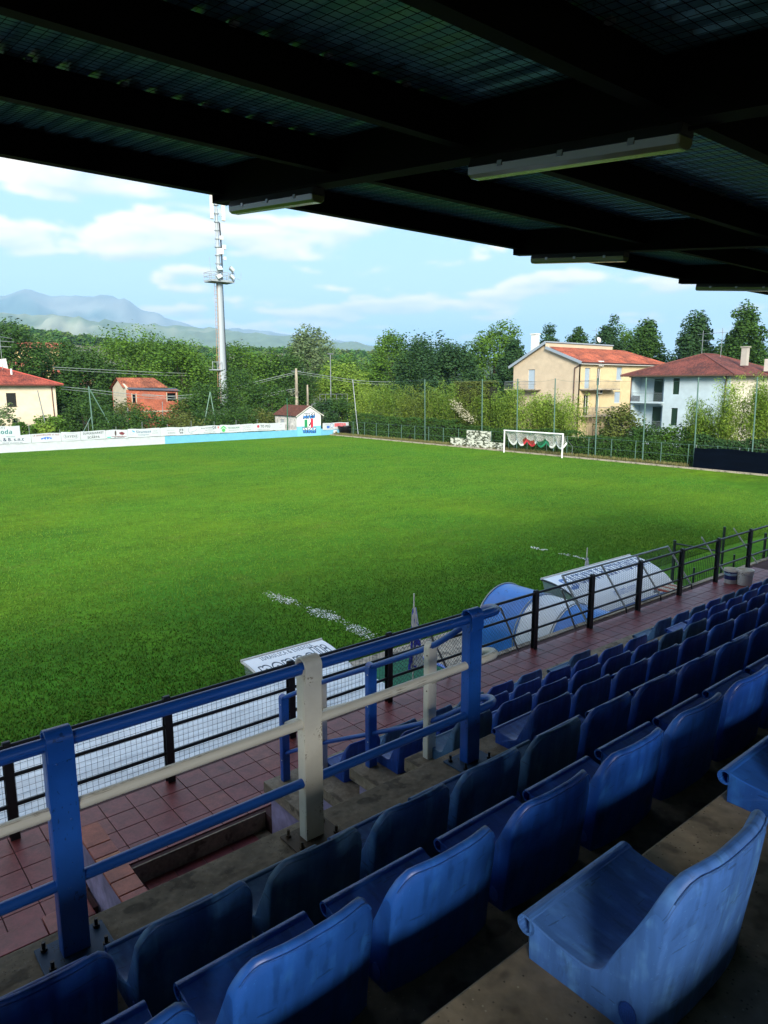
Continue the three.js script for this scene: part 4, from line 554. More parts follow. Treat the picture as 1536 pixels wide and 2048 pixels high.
function balcony(parent, x0, x1, y, z, dep, m) { const s = put('balcony', box(x0, x1, y - 0.16, y, z, z + dep), m, parent); put('railing', [rod([x0, y + 1, z + dep - 0.04], [x1, y + 1, z + dep - 0.04], 0.03, 6), rod([x0 + 0.03, y + 1, z], [x0 + 0.03, y + 1, z + dep], 0.03, 6), rod([x1 - 0.03, y + 1, z], [x1 - 0.03, y + 1, z + dep], 0.03, 6), ...Array.from({ length: Math.round((x1 - x0) / 0.14) }, (_, i) => rod([x0 + 0.05 + i * 0.14, y, z + dep - 0.04], [x0 + 0.05 + i * 0.14, y + 1, z + dep - 0.04], 0.011, 4))], galv, s); return s; }
{ // white-blue house with loggias, front towards the pitch (-x)
  const h = thing('white_house', 'pale blue-white house with brown hipped roof and dark green shutters', 'house', 'houses behind the goal', [74, 0, -34.3], -Math.PI / 2); // local x runs along +z, local z along -x
  h.rotation.y = -Math.PI / 2;
  const W = 11.1, m = render('#b9ccd4'); // local x from 0 (far, left in view) : placed so that x=-W..0
  const g = new THREE.Group(); g.name = 'front'; 
  const X = u => u - W; const hol = [[0.35, 2.05, 4.05, 4.75], [0.35, 5.12, 4.05, 7.75], [5.05, 2.6, 5.8, 4.5], [5.05, 5.95, 5.8, 7.65]];
  const fw = wallHoles(W, 8.0, hol, 0.3); fw.translate(-W, 0, 0); put('front_wall', fw, m, h);
  for (const [y0, y1] of [[2.05, 4.9], [5.12, 7.75]]) { put('loggia', [box(-W + 0.3, -W + 4.1, y0 - 0.18, y0 - 0.002, -1.6, 0.35), box(-W + 0.3, -W + 4.1, y0, y1, -1.7, -1.6), box(-W + 0.2, -W + 0.3, y0, y1, -1.6, -0.302), box(-W + 4.1, -W + 4.2, y0, y1, -1.6, -0.302)], m, h); const d = put('loggia_door', box(-W + 2.0, -W + 3.0, y0, y0 + 2.45, -1.598, -1.54), shutterG, h); put('handle', box(-W + 2.06, -W + 2.1, y0 + 1, y0 + 1.15, -1.54, -1.5), galv, d); put('loggia_railing', [rod([-W + 0.35, y0 + 0.95, 0.3], [-W + 4.05, y0 + 0.95, 0.3], 0.025, 6), ...Array.from({ length: 30 }, (_, i) => rod([-W + 0.38 + i * 0.125, y0, 0.3], [-W + 0.38 + i * 0.125, y0 + 0.95, 0.3], 0.01, 4))], galv, h); }
  for (const y of [2.6, 5.95]) opening(h, 'shuttered_window', -W + 5.05, y, 0.75, y < 3 ? 1.9 : 1.7, -0.02, shutterG, { slats: 1 });
  put('side_wall', [box(-0.3, -0.002, 0, 8, -13, -0.302), box(-W, -W + 0.199, 0, 8, -13, -0.302)], render('#d6d0bd'), h); put('rear_wall', box(-W, 0, 0, 8, -13.3, -13.002), m, h); put('upper_ceiling', box(-W + 0.2, -0.3, 7.9, 7.99, -13, -0.302), frameW, h);
  const e = 0.85, y0 = 8.0, pk = 10.35, rx = [-W * 0.62, -W * 0.38]; const c = [[-W - e, y0, e], [e, y0, e], [e, y0, -13.3 - e], [-W - e, y0, -13.3 - e]], r1 = [-W / 2, pk, -5.2], r2 = [-W / 2, pk, -8.1];
  const rf = put('roof', quads([[c[0], c[1], r1], [c[1], c[2], r2, r1], [c[2], c[3], r2], [c[3], c[0], r1, r2]]), pan('#7c4034'), h); put('eaves', box(-W - e, e, y0 - 0.14, y0 - 0.01, -13.3 - e, e), std('#5a4234'), h); put('hip_ridge', [rod(c[0], r1, 0.09, 6), rod(c[1], r1, 0.09, 6), rod(c[2], r2, 0.09, 6), rod(r1, r2, 0.09, 6)], std('#5f3229'), rf);
  put('chimney', [box(-1.6, -1.0, 9.0, 10.9, -6.2, -5.6), box(-1.7, -0.9, 10.9, 11.0, -6.3, -5.5)], render('#b5b0a6'), rf); put('chimney', [box(0.0, 0.7, 8.4, 9.7, -8.4, -7.7)], render('#cfcac0'), rf);
  put('downpipe', pipe([[-0.2, 7.95, 0.6], [-0.25, 7.7, 0.3], [-0.3, 7.4, 0.1], [-0.3, 5, 0.08], [-0.3, 0, 0.08]], 0.06, 6, 30), std('#5b3a33'), h); put('downpipe', pipe([[-W + 0.1, 7.95, 0.6], [-W + 0.12, 7.7, 0.3], [-W + 0.12, 7.4, 0.1], [-W + 0.12, 0, 0.08]], 0.06, 6, 30), std('#5b3a33'), h);
  put('air_unit', box(-W + 0.45, -W + 1.25, 5.13, 5.75, 0.0, 0.28), galv, h);
  const an = put('aerial', [rod([-W * 0.6, 9.6, -7], [-W * 0.6, 13, -7], 0.03, 6), rod([-W * 0.42, 9.9, -7.4], [-W * 0.42, 13.2, -7.4], 0.03, 6), rod([-W * 0.66, 12.6, -7], [-W * 0.38, 12.7, -7.3], 0.02, 5), rod([-W * 0.64, 11.9, -7], [-W * 0.4, 11.9, -7.3], 0.02, 5)], galv, rf);
}
{ // cream apartment house: gable towards the pitch, balconies on the side
  const h = thing('cream_house', 'cream apartment house with orange tiled roof and balconies', 'house', 'houses behind the goal'); const m = render('#cdbca2'), m2 = render('#d8c49a'); const X0 = 79.5, Z0 = -67.2, Z1 = -56.3, X1 = 101;
  // gable wall faces -x; local frame: x along +z
  const D = Z1 - Z0, gw = wallHoles(D, 10.1, [[2.6, 6.35, 3.75, 9.0]], 0.3, [[D, 10.05], [D - 4.6, 11.75], [5.9, 11.9], [5.4, 12.45], [4.6, 12.3], [0, 9.5]]); gw.rotateY(-Math.PI / 2); gw.translate(X0, 0, Z0); put('gable_wall', gw, m, h);
  const L = X1 - X0, sw = wallHoles(L, 10.0, [[1.3, 6.45, 2.5, 9.1], [4.0, 6.9, 4.85, 9.1], [8.6, 7.6, 10.0, 9.3], [1.3, 3.0, 2.5, 5.6], [4.0, 3.4, 4.85, 5.6], [8.4, 4.5, 9.9, 6.0]], 0.3); sw.translate(X0 + 0.001, 0, Z1); put('balcony_wall', sw, m2, h); put('rear_wall', [box(X0 + 0.3, X1, 0, 9.5, Z0 - 0.3, Z0 - 0.001), box(X1, X1 + 0.3, 0, 10, Z0, Z1)], m, h);
  const pr = new THREE.Group(); pr.name = 'openings';
  for (const [x, y, w, hh, mm] of [[1.3, 6.45, 1.2, 2.65, shutterW], [4.0, 6.9, 0.85, 2.2, glassD], [8.6, 7.6, 1.4, 1.7, shutterW], [1.3, 3.0, 1.2, 2.6, glassD], [4.0, 3.4, 0.85, 2.2, glassD], [8.4, 4.5, 1.5, 1.5, shutterW]]) { const o = opening(h, y < 4.2 || hh > 2.1 ? 'balcony_door' : 'window', X0 + x, y, w, hh, Z1 - 0.04, mm, { slats: mm === shutterW, sill: hh < 2 }); if (mm === glassD) put('frame', [box(X0 + x, X0 + x + 0.08, y, y + hh, Z1 - 0.15, Z1 - 0.1), box(X0 + x + w / 2 - 0.04, X0 + x + w / 2 + 0.04, y, y + hh, Z1 - 0.149, Z1 - 0.099), box(X0 + x + w - 0.08, X0 + x + w, y, y + hh, Z1 - 0.15, Z1 - 0.1)], frameW, o); }
  balcony(h, X0 + 0.3, X0 + 7.6, 6.42, Z1 + 0.002, 1.3, concretePale); balcony(h, X0 + 0.3, X0 + 7.6, 2.97, Z1 + 0.002, 1.3, concretePale);
  for (const y of [9.35, 5.75]) { const a = put('air_unit', rbox(X0 + 3.9, X0 + 4.9, y, y + 0.7, Z1 + 0.05, Z1 + 0.4, 0.03), frameW, h); const f = new THREE.CylinderGeometry(0.25, 0.25, 0.03, 16); f.rotateX(Math.PI / 2); f.translate(X0 + 4.55, y + 0.35, Z1 + 0.42); put('fan', clean(f), darkSteel, a); }
  // gable balcony and door
  put('gable_door', box(X0 + 0.12, X0 + 0.17, 6.35, 9.0, Z0 + 2.6, Z0 + 3.75), shutterW, h); const gb = put('gable_balcony', box(X0 - 1.2, X0 - 0.002, 6.2, 6.34, Z0 - 0.6, Z0 + 4.9), concretePale, h); put('railing', [rod([X0 - 1.15, 7.35, Z0 - 0.6], [X0 - 1.15, 7.35, Z0 + 4.9], 0.03, 6), rod([X0 - 1.15, 7.0, Z0 - 0.6], [X0 - 1.15, 7.0, Z0 + 4.9], 0.02, 6), ...Array.from({ length: 38 }, (_, i) => rod([X0 - 1.15, 6.34, Z0 - 0.6 + i * 0.148], [X0 - 1.15, 7.35, Z0 - 0.6 + i * 0.148], 0.012, 4))], galv, gb);
  // roofs: orange slope towards the balcony side, grey-edged slope behind the step
  const zr = Z1 - 4.7; const rf = put('roof', quads([[[X0 - 0.35, 9.85, Z1 + 0.55], [X1 + 0.4, 9.85, Z1 + 0.55], [X1 - 4, 11.95, zr], [X0 - 0.35, 11.95, zr]]]), pan('#c46a48', 0.18), h); put('rear_roof', quads([[[X0 - 0.35, 12.55, Z0 + 5.6], [X1 - 6, 12.55, Z0 + 5.6], [X1 - 6, 9.4, Z0 - 0.5], [X0 - 0.35, 9.4, Z0 - 0.5]], [[X0 - 0.3, 12.5, Z0 + 5.58], [X1 - 6, 12.5, Z0 + 5.58], [X1 - 6, 11.9, Z0 + 5.58], [X0 - 0.3, 11.9, Z0 + 5.58]]]), m, h);
  const gy = std('#8d9aa6', { roughness: 0.6 }); put('verge', [bar([X0 - 0.4, 12.5, Z0 + 5.6], [X0 - 0.4, 9.3, Z0 - 0.6], 0.12, 0.34), bar([X0 - 0.4, 11.85, zr - 0.5], [X0 - 0.4, 9.72, Z1 + 0.6], 0.12, 0.34), bar([X0 - 0.3, 12.6, Z0 + 5.6], [X1 - 6, 12.6, Z0 + 5.6], 0.3, 0.16)], gy, h); put('gutter', rod([X0 - 0.4, 9.75, Z1 + 0.6], [X1 + 0.4, 9.75, Z1 + 0.6], 0.09, 6), std('#4a302c'), h); put('eaves_soffit', box(X0 - 0.3, X1 + 0.3, 9.55, 9.68, Z1 + 0.01, Z1 + 0.55), frameW, h);
  put('downpipe', pipe([[X0 - 0.1, 9.7, Z1 + 0.5], [X0 - 0.14, 9.4, Z1 + 0.1], [X0 - 0.12, 9.1, Z1 - 0.5], [X0 - 0.12, 8.6, Z1 - 0.6], [X0 - 0.12, 2.6, Z1 - 0.6]], 0.06, 6, 40), std('#4a302c'), h); put('chimney', [box(X0 + 0.6, X0 + 1.4, 11, 13.7, Z0 + 2.4, Z0 + 3.2), box(X0 + 0.5, X0 + 1.5, 13.7, 13.85, Z0 + 2.3, Z0 + 3.3)], frameW, h); put('aerial', [rod([X0 + 12, 12.4, Z0 + 5], [X0 + 12, 15, Z0 + 5], 0.03, 6), rod([X0 + 11, 14.6, Z0 + 5], [X0 + 13, 14.6, Z0 + 5], 0.02, 5)], galv, h); const dish = new THREE.SphereGeometry(0.5, 14, 6, 0, 6.3, 0, 1); dish.rotateX(1.2); dish.translate(X0 + 12, 13.2, Z0 + 5.3); put('dish', clean(dish), frameW, h);
  put('basement_opening', box(X0 + 6.6, X0 + 11, 0.2, 2.5, Z1 - 0.02, Z1 + 0.03), std('#141312'), h);
}
{ // left house
  const h = thing('left_house', 'cream house with red tiled roof at the far left', 'house', undefined), m = render('#e3d6bb'); const x1 = 26.3, x0 = 8, z = -96; const fw = wallHoles(x1 - x0, 6.9, [[12.65, 4.35, 13.75, 5.98], [13.1, 1.9, 13.7, 2.9], [6, 4.35, 7.1, 5.98]], 0.3); fw.translate(x0, 0, z); put('front_wall', fw, m, h); put('side_wall', [box(x1 - 0.3, x1 - 0.002, 0, 6.9, z - 12, z - 0.302), box(x0, x0 + 0.3, 0, 6.9, z - 12, z - 0.302)], m, h); put('rear_wall', box(x0, x1, 0, 6.9, z - 12.3, z - 12.001), m, h); put('ceiling', box(x0 + 0.3, x1 - 0.3, 6.8, 6.89, z - 12, z - 0.302), m, h);
  opening(h, 'window', x0 + 12.65, 4.35, 1.1, 1.63, z - 0.06, std('#1b1d1a', { roughness: 0.5 }), { slats: 1, sill: 1 }); opening(h, 'window', x0 + 13.1, 1.9, 0.6, 1, z - 0.06, glassD, {}); opening(h, 'window', x0 + 6, 4.35, 1.1, 1.63, z - 0.06, shutterG, { slats: 1 });
  const e = 0.8, a = [x0 - e, 7, z + e], b = [x1 + e, 7, z + e], c = [x1 + e, 7, z - 12.3 - e], d = [x0 - e, 7, z - 12.3 - e], r1 = [x0 + 6.4, 9.6, z - 6.1], r2 = [x1 - 6.4, 9.6, z - 6.1]; const rf = put('roof', quads([[a, b, r2, r1], [b, c, r2], [c, d, r1, r2], [d, a, r1]]), pan('#a8503c'), h); put('eaves', box(x0 - e, x1 + e, 6.86, 6.99, z - 12.3 - e, z + e), std('#6a3328'), h); put('hip_ridge', [rod(b, r2, 0.09, 6), rod(a, r1, 0.09, 6), rod(r1, r2, 0.09, 6)], std('#a8473a'), rf);
  put('dormer', poly([[17.6, 8.9, z - 5], [22.3, 8.4, z - 5], [22.1, 10.2, z - 5], [17.6, 9.5, z - 5], [17.6, 8.9, z - 7], [22.3, 8.4, z - 7], [22.1, 10.2, z - 7], [17.6, 9.5, z - 7]], [[0, 1, 2], [0, 2, 3], [4, 6, 5], [4, 7, 6], [1, 5, 6], [1, 6, 2], [3, 2, 6], [3, 6, 7], [0, 3, 7], [0, 7, 4]]), frameW, rf); put('vent_pipe', rod([22.0, 8.0, z - 2.4], [22.0, 8.9, z - 2.4], 0.12, 8), frameW, rf); put('downpipe', pipe([[x1 - 0.2, 6.9, z + 0.6], [x1 - 0.4, 6.6, z + 0.2], [x1 - 0.45, 6.2, z + 0.08], [x1 - 0.3, 0, z + 0.08]], 0.06, 6, 24), std('#5b342c'), h);
  put('aerial', [rod([21.4, 8.6, z - 4], [21.4, 12.6, z - 4], 0.035, 6), rod([20.4, 9, z - 5], [20.4, 13.2, z - 5], 0.035, 6), rod([19, 12.4, z - 5], [23, 12.2, z - 4], 0.03, 5), rod([19.4, 11.7, z - 5], [22.6, 11.6, z - 4], 0.03, 5), rod([20.6, 12.9, z - 4], [22.8, 12.6, z - 4], 0.03, 5)], galv, rf);
}
{ // brick barn
  const h = thing('brick_barn', 'old barn of orange brick with a whitewashed gable', 'barn'); const x0 = 38.2, x1 = 45.9, z = -104, d = 5.4;
  const tb = tex(512, 512, (u, v) => { const row = Math.floor(v * 64), o = row % 2 * 0.5, col = Math.floor(u * 32 + o), f = (u * 32 + o) % 1, g = (v * 64) % 1, c = hash(col, row, 161), mort = f < 0.06 || g < 0.14, n = fbm(u * 8, v * 8, 4, 163, 8); return mort ? [0.62, 0.5, 0.42] : [0.66 + 0.22 * (c - 0.5) + 0.25 * (n - 0.5), 0.3 + 0.14 * (c - 0.5) + 0.16 * (n - 0.5), 0.2 + 0.1 * (c - 0.5) + 0.1 * (n - 0.5)]; }); const bm = std('#ffffff', { map: rep(tb, 0.25, 0.25), roughness: 0.95 });
  const bw = wallHoles(x1 - x0, 6.2, [[0.75, 4.3, 1.25, 5.6], [6.0, 4.5, 7.4, 5.7], [0.7, 1.6, 1.5, 2.6]], 0.3); bw.translate(x0, 0, z); put('brick_wall', bw, bm, h); for (const [x, y, w, hh] of [[.75, 4.3, .5, 1.3], [6, 4.5, 1.4, 1.2], [.7, 1.6, .8, 1]]) { const o = put('window', box(x0 + x, x0 + x + w, y, y + hh, z - 0.28, z - 0.2), glassD, h); put('surround', [box(x0 + x - 0.12, x0 + x - 0.001, y - 0.1, y + hh + 0.1, z - 0.1, z + 0.02), box(x0 + x + w + 0.001, x0 + x + w + 0.12, y - 0.1, y + hh + 0.1, z - 0.1, z + 0.02)], render('#c9bda4'), o); }
  const gw = wallHoles(d, 6.4, [[2.2, 3.2, 2.7, 4.6], [1.6, 0.2, 3.4, 2.6]], 0.3, [[d, 6.5], [d / 2, 7.75], [0, 6.5]]); gw.rotateY(-Math.PI / 2); gw.translate(x0, 0, z - d - 0.3); put('gable_wall', gw, render('#c4bda9', 0.5), h); put('gable_window', box(x0 + 0.2, x0 + 0.25, 3.2, 4.6, z - d - 0.3 + 2.2, z - d - 0.3 + 2.7), glassD, h); put('gable_door', box(x0 + 0.2, x0 + 0.25, 0.2, 2.6, z - d - 0.3 + 1.6, z - d - 0.3 + 3.4), std('#2c2620'), h); put('rear_wall', [box(x0, x1, 0, 6.2, z - d - 0.6, z - d - 0.31), box(x1 - 0.3, x1 - 0.002, 0, 6.2, z - d - 0.3, z - 0.302)], bm, h);
  put('string_course', box(x0 + 0.02, x1 - 0.02, 2.95, 3.15, z + 0.002, z + 0.05), render('#b9ad97'), h);
  const zm = z - d / 2 - 0.3; put('roof', quads([[[x0 - 0.4, 6.5, z - 0.6], [x1 - 1.2, 6.5, z - 0.6], [x1 - 2.4, 7.95, zm], [x0 - 0.4, 7.95, zm]], [[x0 - 0.4, 6.3, z - d - 0.9], [x1, 6.3, z - d - 0.9], [x1 - 2.4, 7.95, zm], [x0 - 0.4, 7.95, zm]]]), pan('#b06a4c', 0.2), h); put('lean_to_sheet', quads([[[x0 + 0.1, 6.28, z + 0.35], [x1 + 0.3, 5.98, z + 0.35], [x1 + 0.1, 6.42, z - 0.9], [x0 + 0.1, 6.62, z - 0.9]]]), std('#5a6066', { roughness: 0.5, metalness: 0.5 }), h);
}
// ---------- mast, poles and wires ----------
{
  const m = thing('telecom_mast', 'tall grey floodlight and antenna mast behind the far wall', 'mast', undefined, [55.5, 0, -108]);
  put('shaft', rod([0, 0, 0], [0, 23.2, 0], 0.72, 20, 0.46), galvDull, m); put('upper_shaft', [rod([0, 23, 0], [0, 29, 0], 0.36, 14, 0.3), rod([0, 29, 0], [0, 34, 0], 0.22, 12), rod([0, 34, 0], [0, 41, 0], 0.14, 10)], galvDull, m);
  for (let i = 0; i < 9; i++) put('collar', rod([0, 24.5 + i * 1.25, 0], [0, 24.65 + i * 1.25, 0], i < 4 ? 0.5 : 0.4, 12), galvDull, m);
  const pl = put('platform', box(-2.0, 2.0, 22.9, 23.2, -1.2, 1.4), galvDull, m); const rl = []; for (const y of [23.75, 24.35]) rl.push(rod([-2, y, 1.35], [2, y, 1.35], 0.05, 6), rod([-2, y, -1.15], [2, y, -1.15], 0.05, 6), rod([-2, y, -1.15], [-2, y, 1.35], 0.05, 6), rod([2, y, -1.15], [2, y, 1.35], 0.05, 6)); for (const x of [-2, -1, 0, 1, 2]) rl.push(rod([x, 23.2, 1.35], [x, 24.35, 1.35], 0.05, 6), rod([x, 23.2, -1.15], [x, 24.35, -1.15], 0.05, 6)); put('railing', rl, galvDull, pl);
  for (const [x, y, rz] of [[-0.6, 24.8, 0.1], [1.5, 24.9, -0.7], [1.5, 23.7, -0.7], [-0.7, 23.6, 0.5]]) { const g = new RoundedBoxGeometry(0.9, 0.7, 0.35, 1, 0.05); g.rotateX(-0.5); g.rotateZ(rz); g.translate(x, y, 1.55); const f = put('floodlight', metric(g), std('#8b9695', { roughness: 0.5, metalness: 0.4 }), m); const q = new THREE.BoxGeometry(0.78, 0.58, 0.04); q.translate(0, 0, 0.19); q.rotateX(-0.5); q.rotateZ(rz); q.translate(x, y, 1.55); put('glass', metric(q), std('#c3d0d2', { roughness: 0.15 }), f); }
  for (const [x, z] of [[-1.0, 0.5], [1.05, 0.3]]) { put('panel_antenna', rbox(x - 0.28, x + 0.28, 32.3, 36.2, z - 0.2, z + 0.2, 0.08), std('#cfcec2', { roughness: 0.5 }), m); put('bracket', [rod([0, 33, 0], [x, 33, z], 0.05, 6), rod([0, 35.6, 0], [x, 35.6, z], 0.05, 6)], galvDull, m); }
  for (const [x, y, w] of [[0.5, 29.4, 0.5], [0.35, 27.2, 0.75], [0.9, 28.0, 0.55], [0.95, 26.4, 0.4]]) put('equipment_box', rbox(x - w / 2, x + w / 2, y, y + w * 1.2, 0.25, 0.6, 0.04), frameW, m);
  put('cable', [pipe([[0.35, 32, 0.2], [0.5, 29, 0.2], [0.55, 26, 0.2], [0.5, 23.3, 0.2]], 0.12, 6, 20), pipe([[0.62, 22.8, 0], [0.7, 14, 0], [0.82, 3, 0]], 0.06, 6, 20)], std('#2a3338'), m);
  const ld = []; for (const x of [-0.95, -0.5]) ld.push(rod([x - 0.15, 3, 0.3], [x, 22.9, 0.3], 0.03, 6)); for (let y = 3; y < 22.8; y += 0.6) ld.push(rod([-0.98, y, 0.3], [-0.5, y, 0.3], 0.025, 5)); put('ladder', ld, std('#b98f6f', { metalness: 0.3 }), m); put('lower_platform', [box(-2.1, -0.4, 9.2, 9.35, -0.5, 0.8), rod([-2.1, 9.3, 0.8], [-2.1, 10.6, 0.8], 0.04, 6), rod([-1.3, 9.3, 0.8], [-1.3, 10.6, 0.8], 0.04, 6), rod([-0.5, 9.3, 0.8], [-0.5, 10.6, 0.8], 0.04, 6), rod([-2.1, 10.5, 0.8], [-0.5, 10.5, 0.8], 0.04, 6)], galvDull, m);
  put('whip_antenna', [rod([-2, 24.3, 1.3], [-2.15, 26.4, 1.3], 0.025, 5), rod([2, 23.6, 1.3], [3.2, 23.5, 1.3], 0.03, 5), rod([3.2, 23.5, 1.3], [3.3, 24.6, 1.3], 0.025, 5)], galvDull, m);
}
function pole(name, label, x, z, h, r, m, lean = 0, extra) { const t = thing(name, label, 'pole', undefined, [x, 0, z]); put('shaft', rod([0, 0, 0], [lean, h, 0], r, 10, r * 0.7), m, t); if (extra) extra(t); return t; }
pole('utility_pole', 'tall concrete utility pole behind the hut', 64.5, -100, 9.5, 0.3, concretePale, 0, t => put('crossarm', box(-0.9, 0.9, 9.0, 9.14, -0.06, 0.06), galv, t));
pole('utility_pole', 'shorter concrete pole just right of the tall utility pole', 66.3, -99.5, 6.9, 0.2, concretePale);
pole('lamp_pole', 'slim grey lamp pole rising above the trees behind the hut', 69.2, -97, 11.9, 0.1, galv, 0, t => put('lamp_head', box(-0.5, 0.5, 11.75, 11.95, -0.15, 0.15), galv, t));
pole('steel_pole', 'thin steel pole with brackets between hut and lamp pole', 76.5, -116, 10, 0.16, galv, 0, t => put('bracket', [box(-0.8, 0.2, 8.8, 8.95, -0.1, 0.1), box(-0.5, 0.1, 8.2, 8.6, -0.15, 0.15)], galv, t));
pole('green_pole', 'green steel pole standing before the hut door', 51.9, -82.85, 5.2, 0.09, std('#24553f'), 0);
pole('green_pole', 'leaning green pole pair in the bushes left of the hut', 45.2, -90, 6, 0.08, std('#6c8b7c'), -0.9, t => put('prop', rod([-2.4, 0, 0], [-0.9, 6, 0], 0.06, 8), std('#6c8b7c'), t));
pole('green_pole', 'green pole with two props beside the left house', 29.3, -92, 6.8, 0.09, std('#56766a'), -0.2, t => put('prop', [rod([3, 0, 0.2], [-0.2, 6.6, 0], 0.06, 8), rod([-2, 0, 0.2], [-0.2, 3, 0], 0.05, 8)], std('#56766a'), t));
pole('net_pole', 'thin pole in front of the left house wall', 23.6, -90, 6.3, 0.07, galv, -0.9);
pole('net_pole', 'thin pole before the brick barn', 40.6, -97.5, 4.6, 0.07, galv, 0.1);
pole('net_pole', 'thin pole left of the brick barn', 34.5, -94, 4.0, 0.07, galv, 0);
[[[27, 6.7, -96], [45, 5.4, -100], [64.5, 8.9, -100], 'left overhead wire from the left house to the utility pole'], [[64.5, 9.0, -100], [82, 7.4, -98], [105, 9.5, -95], 'overhead wire running right from the utility pole'], [[30, 9.4, -110], [48, 8.8, -112], [70, 8.6, -116], 'faint overhead wire across the dark trees'], [[64.5, 6.3, -100], [52, 4.7, -101], [40, 5.6, -103], 'low overhead wire from utility pole to the barn']].forEach(([a, b, c, label]) => { const t = thing('overhead_wire', label, 'wire', 'overhead wires'); put('cable', [pipe([a, b, c], 0.035, 5, 40), pipe([[a[0], a[1] - 0.3, a[2]], [b[0], b[1] - 0.42, b[2]], [c[0], c[1] - 0.25, c[2]]], 0.025, 5, 40)], std('#8d9894', { roughness: 0.6 }), t); });

// ---------- vegetation ----------
function leafMesh(pts) { // pts: [pos, normalDir, long, wide, colour] -> rhombic leaf faces
  const n = pts.length, pos = new Float32Array(n * 18), nor = new Float32Array(n * 18), col = new Float32Array(n * 18), a = new THREE.Vector3(), b = new THREE.Vector3(), N = new THREE.Vector3(); let o = 0;
  for (const [p, nd, L, W, c, dir] of pts) {
    N.copy(nd).normalize(); if (dir) a.copy(dir).addScaledVector(N, -dir.dot(N)).normalize(); else a.set(-N.z, 0.3, N.x).addScaledVector(N, -(-N.z * N.x + 0.3 * N.y + N.x * N.z)).normalize(); b.crossVectors(N, a);
    const P = [[-L / 2, 0, 0], [0, -W / 2, -W * 0.12], [L / 2, 0, 0], [0, W / 2, -W * 0.12]].map(([u, v, w]) => [p.x + a.x * u + b.x * v + N.x * w, p.y + a.y * u + b.y * v + N.y * w, p.z + a.z * u + b.z * v + N.z * w]);
    for (const i of [0, 1, 2, 0, 2, 3]) { pos.set(P[i], o); nor.set([N.x, N.y, N.z], o); col.set(c, o); o += 3; }
  }
  const g = new THREE.BufferGeometry(); g.setAttribute('position', new THREE.BufferAttribute(pos, 3)); g.setAttribute('normal', new THREE.BufferAttribute(nor, 3)); g.setAttribute('color', new THREE.BufferAttribute(col, 3)); return g;
}
const leafMat = new THREE.MeshPhysicalMaterial({ color: '#ffffff', vertexColors: true, roughness: 0.75, side: THREE.DoubleSide, transmission: 0.22, thickness: 0, specularIntensity: 0.3 });
const barkMat = std('#4d4438', { map: rep(tNoiseC, 2), roughness: 1, bumpMap: rep(tNoise, 3), bumpScale: 0.02 });
function crownGeo(seed, o) { // o: w,h radii, n clumps, per leaves, leaf size, taper, cols
  const r = rng(seed), pts = [], cl = [];
  for (let i = 0; i < o.n; i++) {
    const th = r() * 6.283, cy = r() * 2 - 1, sy = Math.sqrt(1 - cy * cy), rad = 0.45 + 0.55 * Math.cbrt(r());
    const lob = 0.78 + 0.44 * vnoise(Math.cos(th) * 1.6 + 5, cy * 1.9 + Math.sin(th) * 1.6 + 5, seed);
    let k = rad * lob; const tw = o.taper ? clamp(1 - o.taper * (cy * rad * 0.5 + 0.5) ** 1.3, 0.12, 1) * 1.25 : 1;
    cl.push([V(Math.cos(th) * sy * k * o.w * tw, cy * k * o.h, Math.sin(th) * sy * k * o.w * tw), o.cr * (0.7 + 0.6 * r()), mix3(o.c1, o.c2, r())]);
  }
  for (const [c, cr, cc] of cl) for (let j = 0; j < o.per; j++) {
    const d = V(r() - 0.5, r() - 0.5, r() - 0.5).normalize(), q = Math.cbrt(r()) * (0.85 + 0.15 * r()); const p = c.clone().addScaledVector(d, cr * q); p.y -= o.droop ? o.droop * r() * cr : 0;
    const nd = V(r() - 0.5, r() - 0.5, r() - 0.5).multiplyScalar(1.5).addScaledVector(d, 0.6); nd.y += 0.5; const s = o.leaf * (0.65 + 0.7 * r()), v = 0.75 + 0.5 * r();
    pts.push([p, nd, s * (o.long || 1.25), s * (o.wide || 0.8), [cc[0] * v, cc[1] * v, cc[2] * v * (0.8 + 0.4 * r())], o.hang ? V(r() - 0.5, -1.2, r() - 0.5) : null]);
  }
  return [leafMesh(pts), cl];
}
const GREEN = { mid: [[.05, .125, .012], [.10, .20, .022]], dark: [[.026, .075, .012], [.05, .115, .018]], yel: [[.12, .22, .022], [.19, .29, .04]], grey: [[.10, .16, .065], [.15, .21, .095]], olive: [[.07, .10, .018], [.12, .145, .032]], deep: [[.022, .065, .02], [.042, .1, .03]] };
function tree(name, label, group, x, z, top, width, o, base = 0) {
  const t = thing(name, label, 'tree', group, [x, base, z]); const h = (top - base) * (o.ch || 0.42), w = width / 2, cyy = (top - base) - h; const cols = GREEN[o.col];
  const [g, cl] = crownGeo(o.seed, { w, h, n: Math.round((o.n || 95) * 1.15), per: Math.round((o.per || 62) * 2), leaf: o.leaf || 0.31, cr: o.cr || 0.19 * width, taper: o.taper, c1: cols[0], c2: cols[1], droop: o.droop, long: o.long, wide: o.wide, hang: o.hang }); g.translate(0, cyy, 0); put('crown', g, leafMat, t);
  const tr = [rod([0, -0.3, 0], [0.1, cyy + h * 0.3, 0], 0.018 * (top - base) + 0.08, 8, 0.1)]; for (let i = 0; i < 10; i++) { const c = cl[i * 7 % cl.length][0]; tr.push(rod([0.03, cyy * (0.45 + 0.05 * i), 0], [c.x * 0.8, c.y * 0.8 + cyy, c.z * 0.8], 0.1, 5, 0.03)); } put('trunk', tr, barkMat, t); return t;
}
const wood = 'trees beyond the far wall', lime = 'row of ovoid trees behind the houses';
const T = (lab, x, z, top, w, o, nm = 'broadleaf_tree', gr = wood) => tree(nm, lab, gr, x, z, top, w, o);
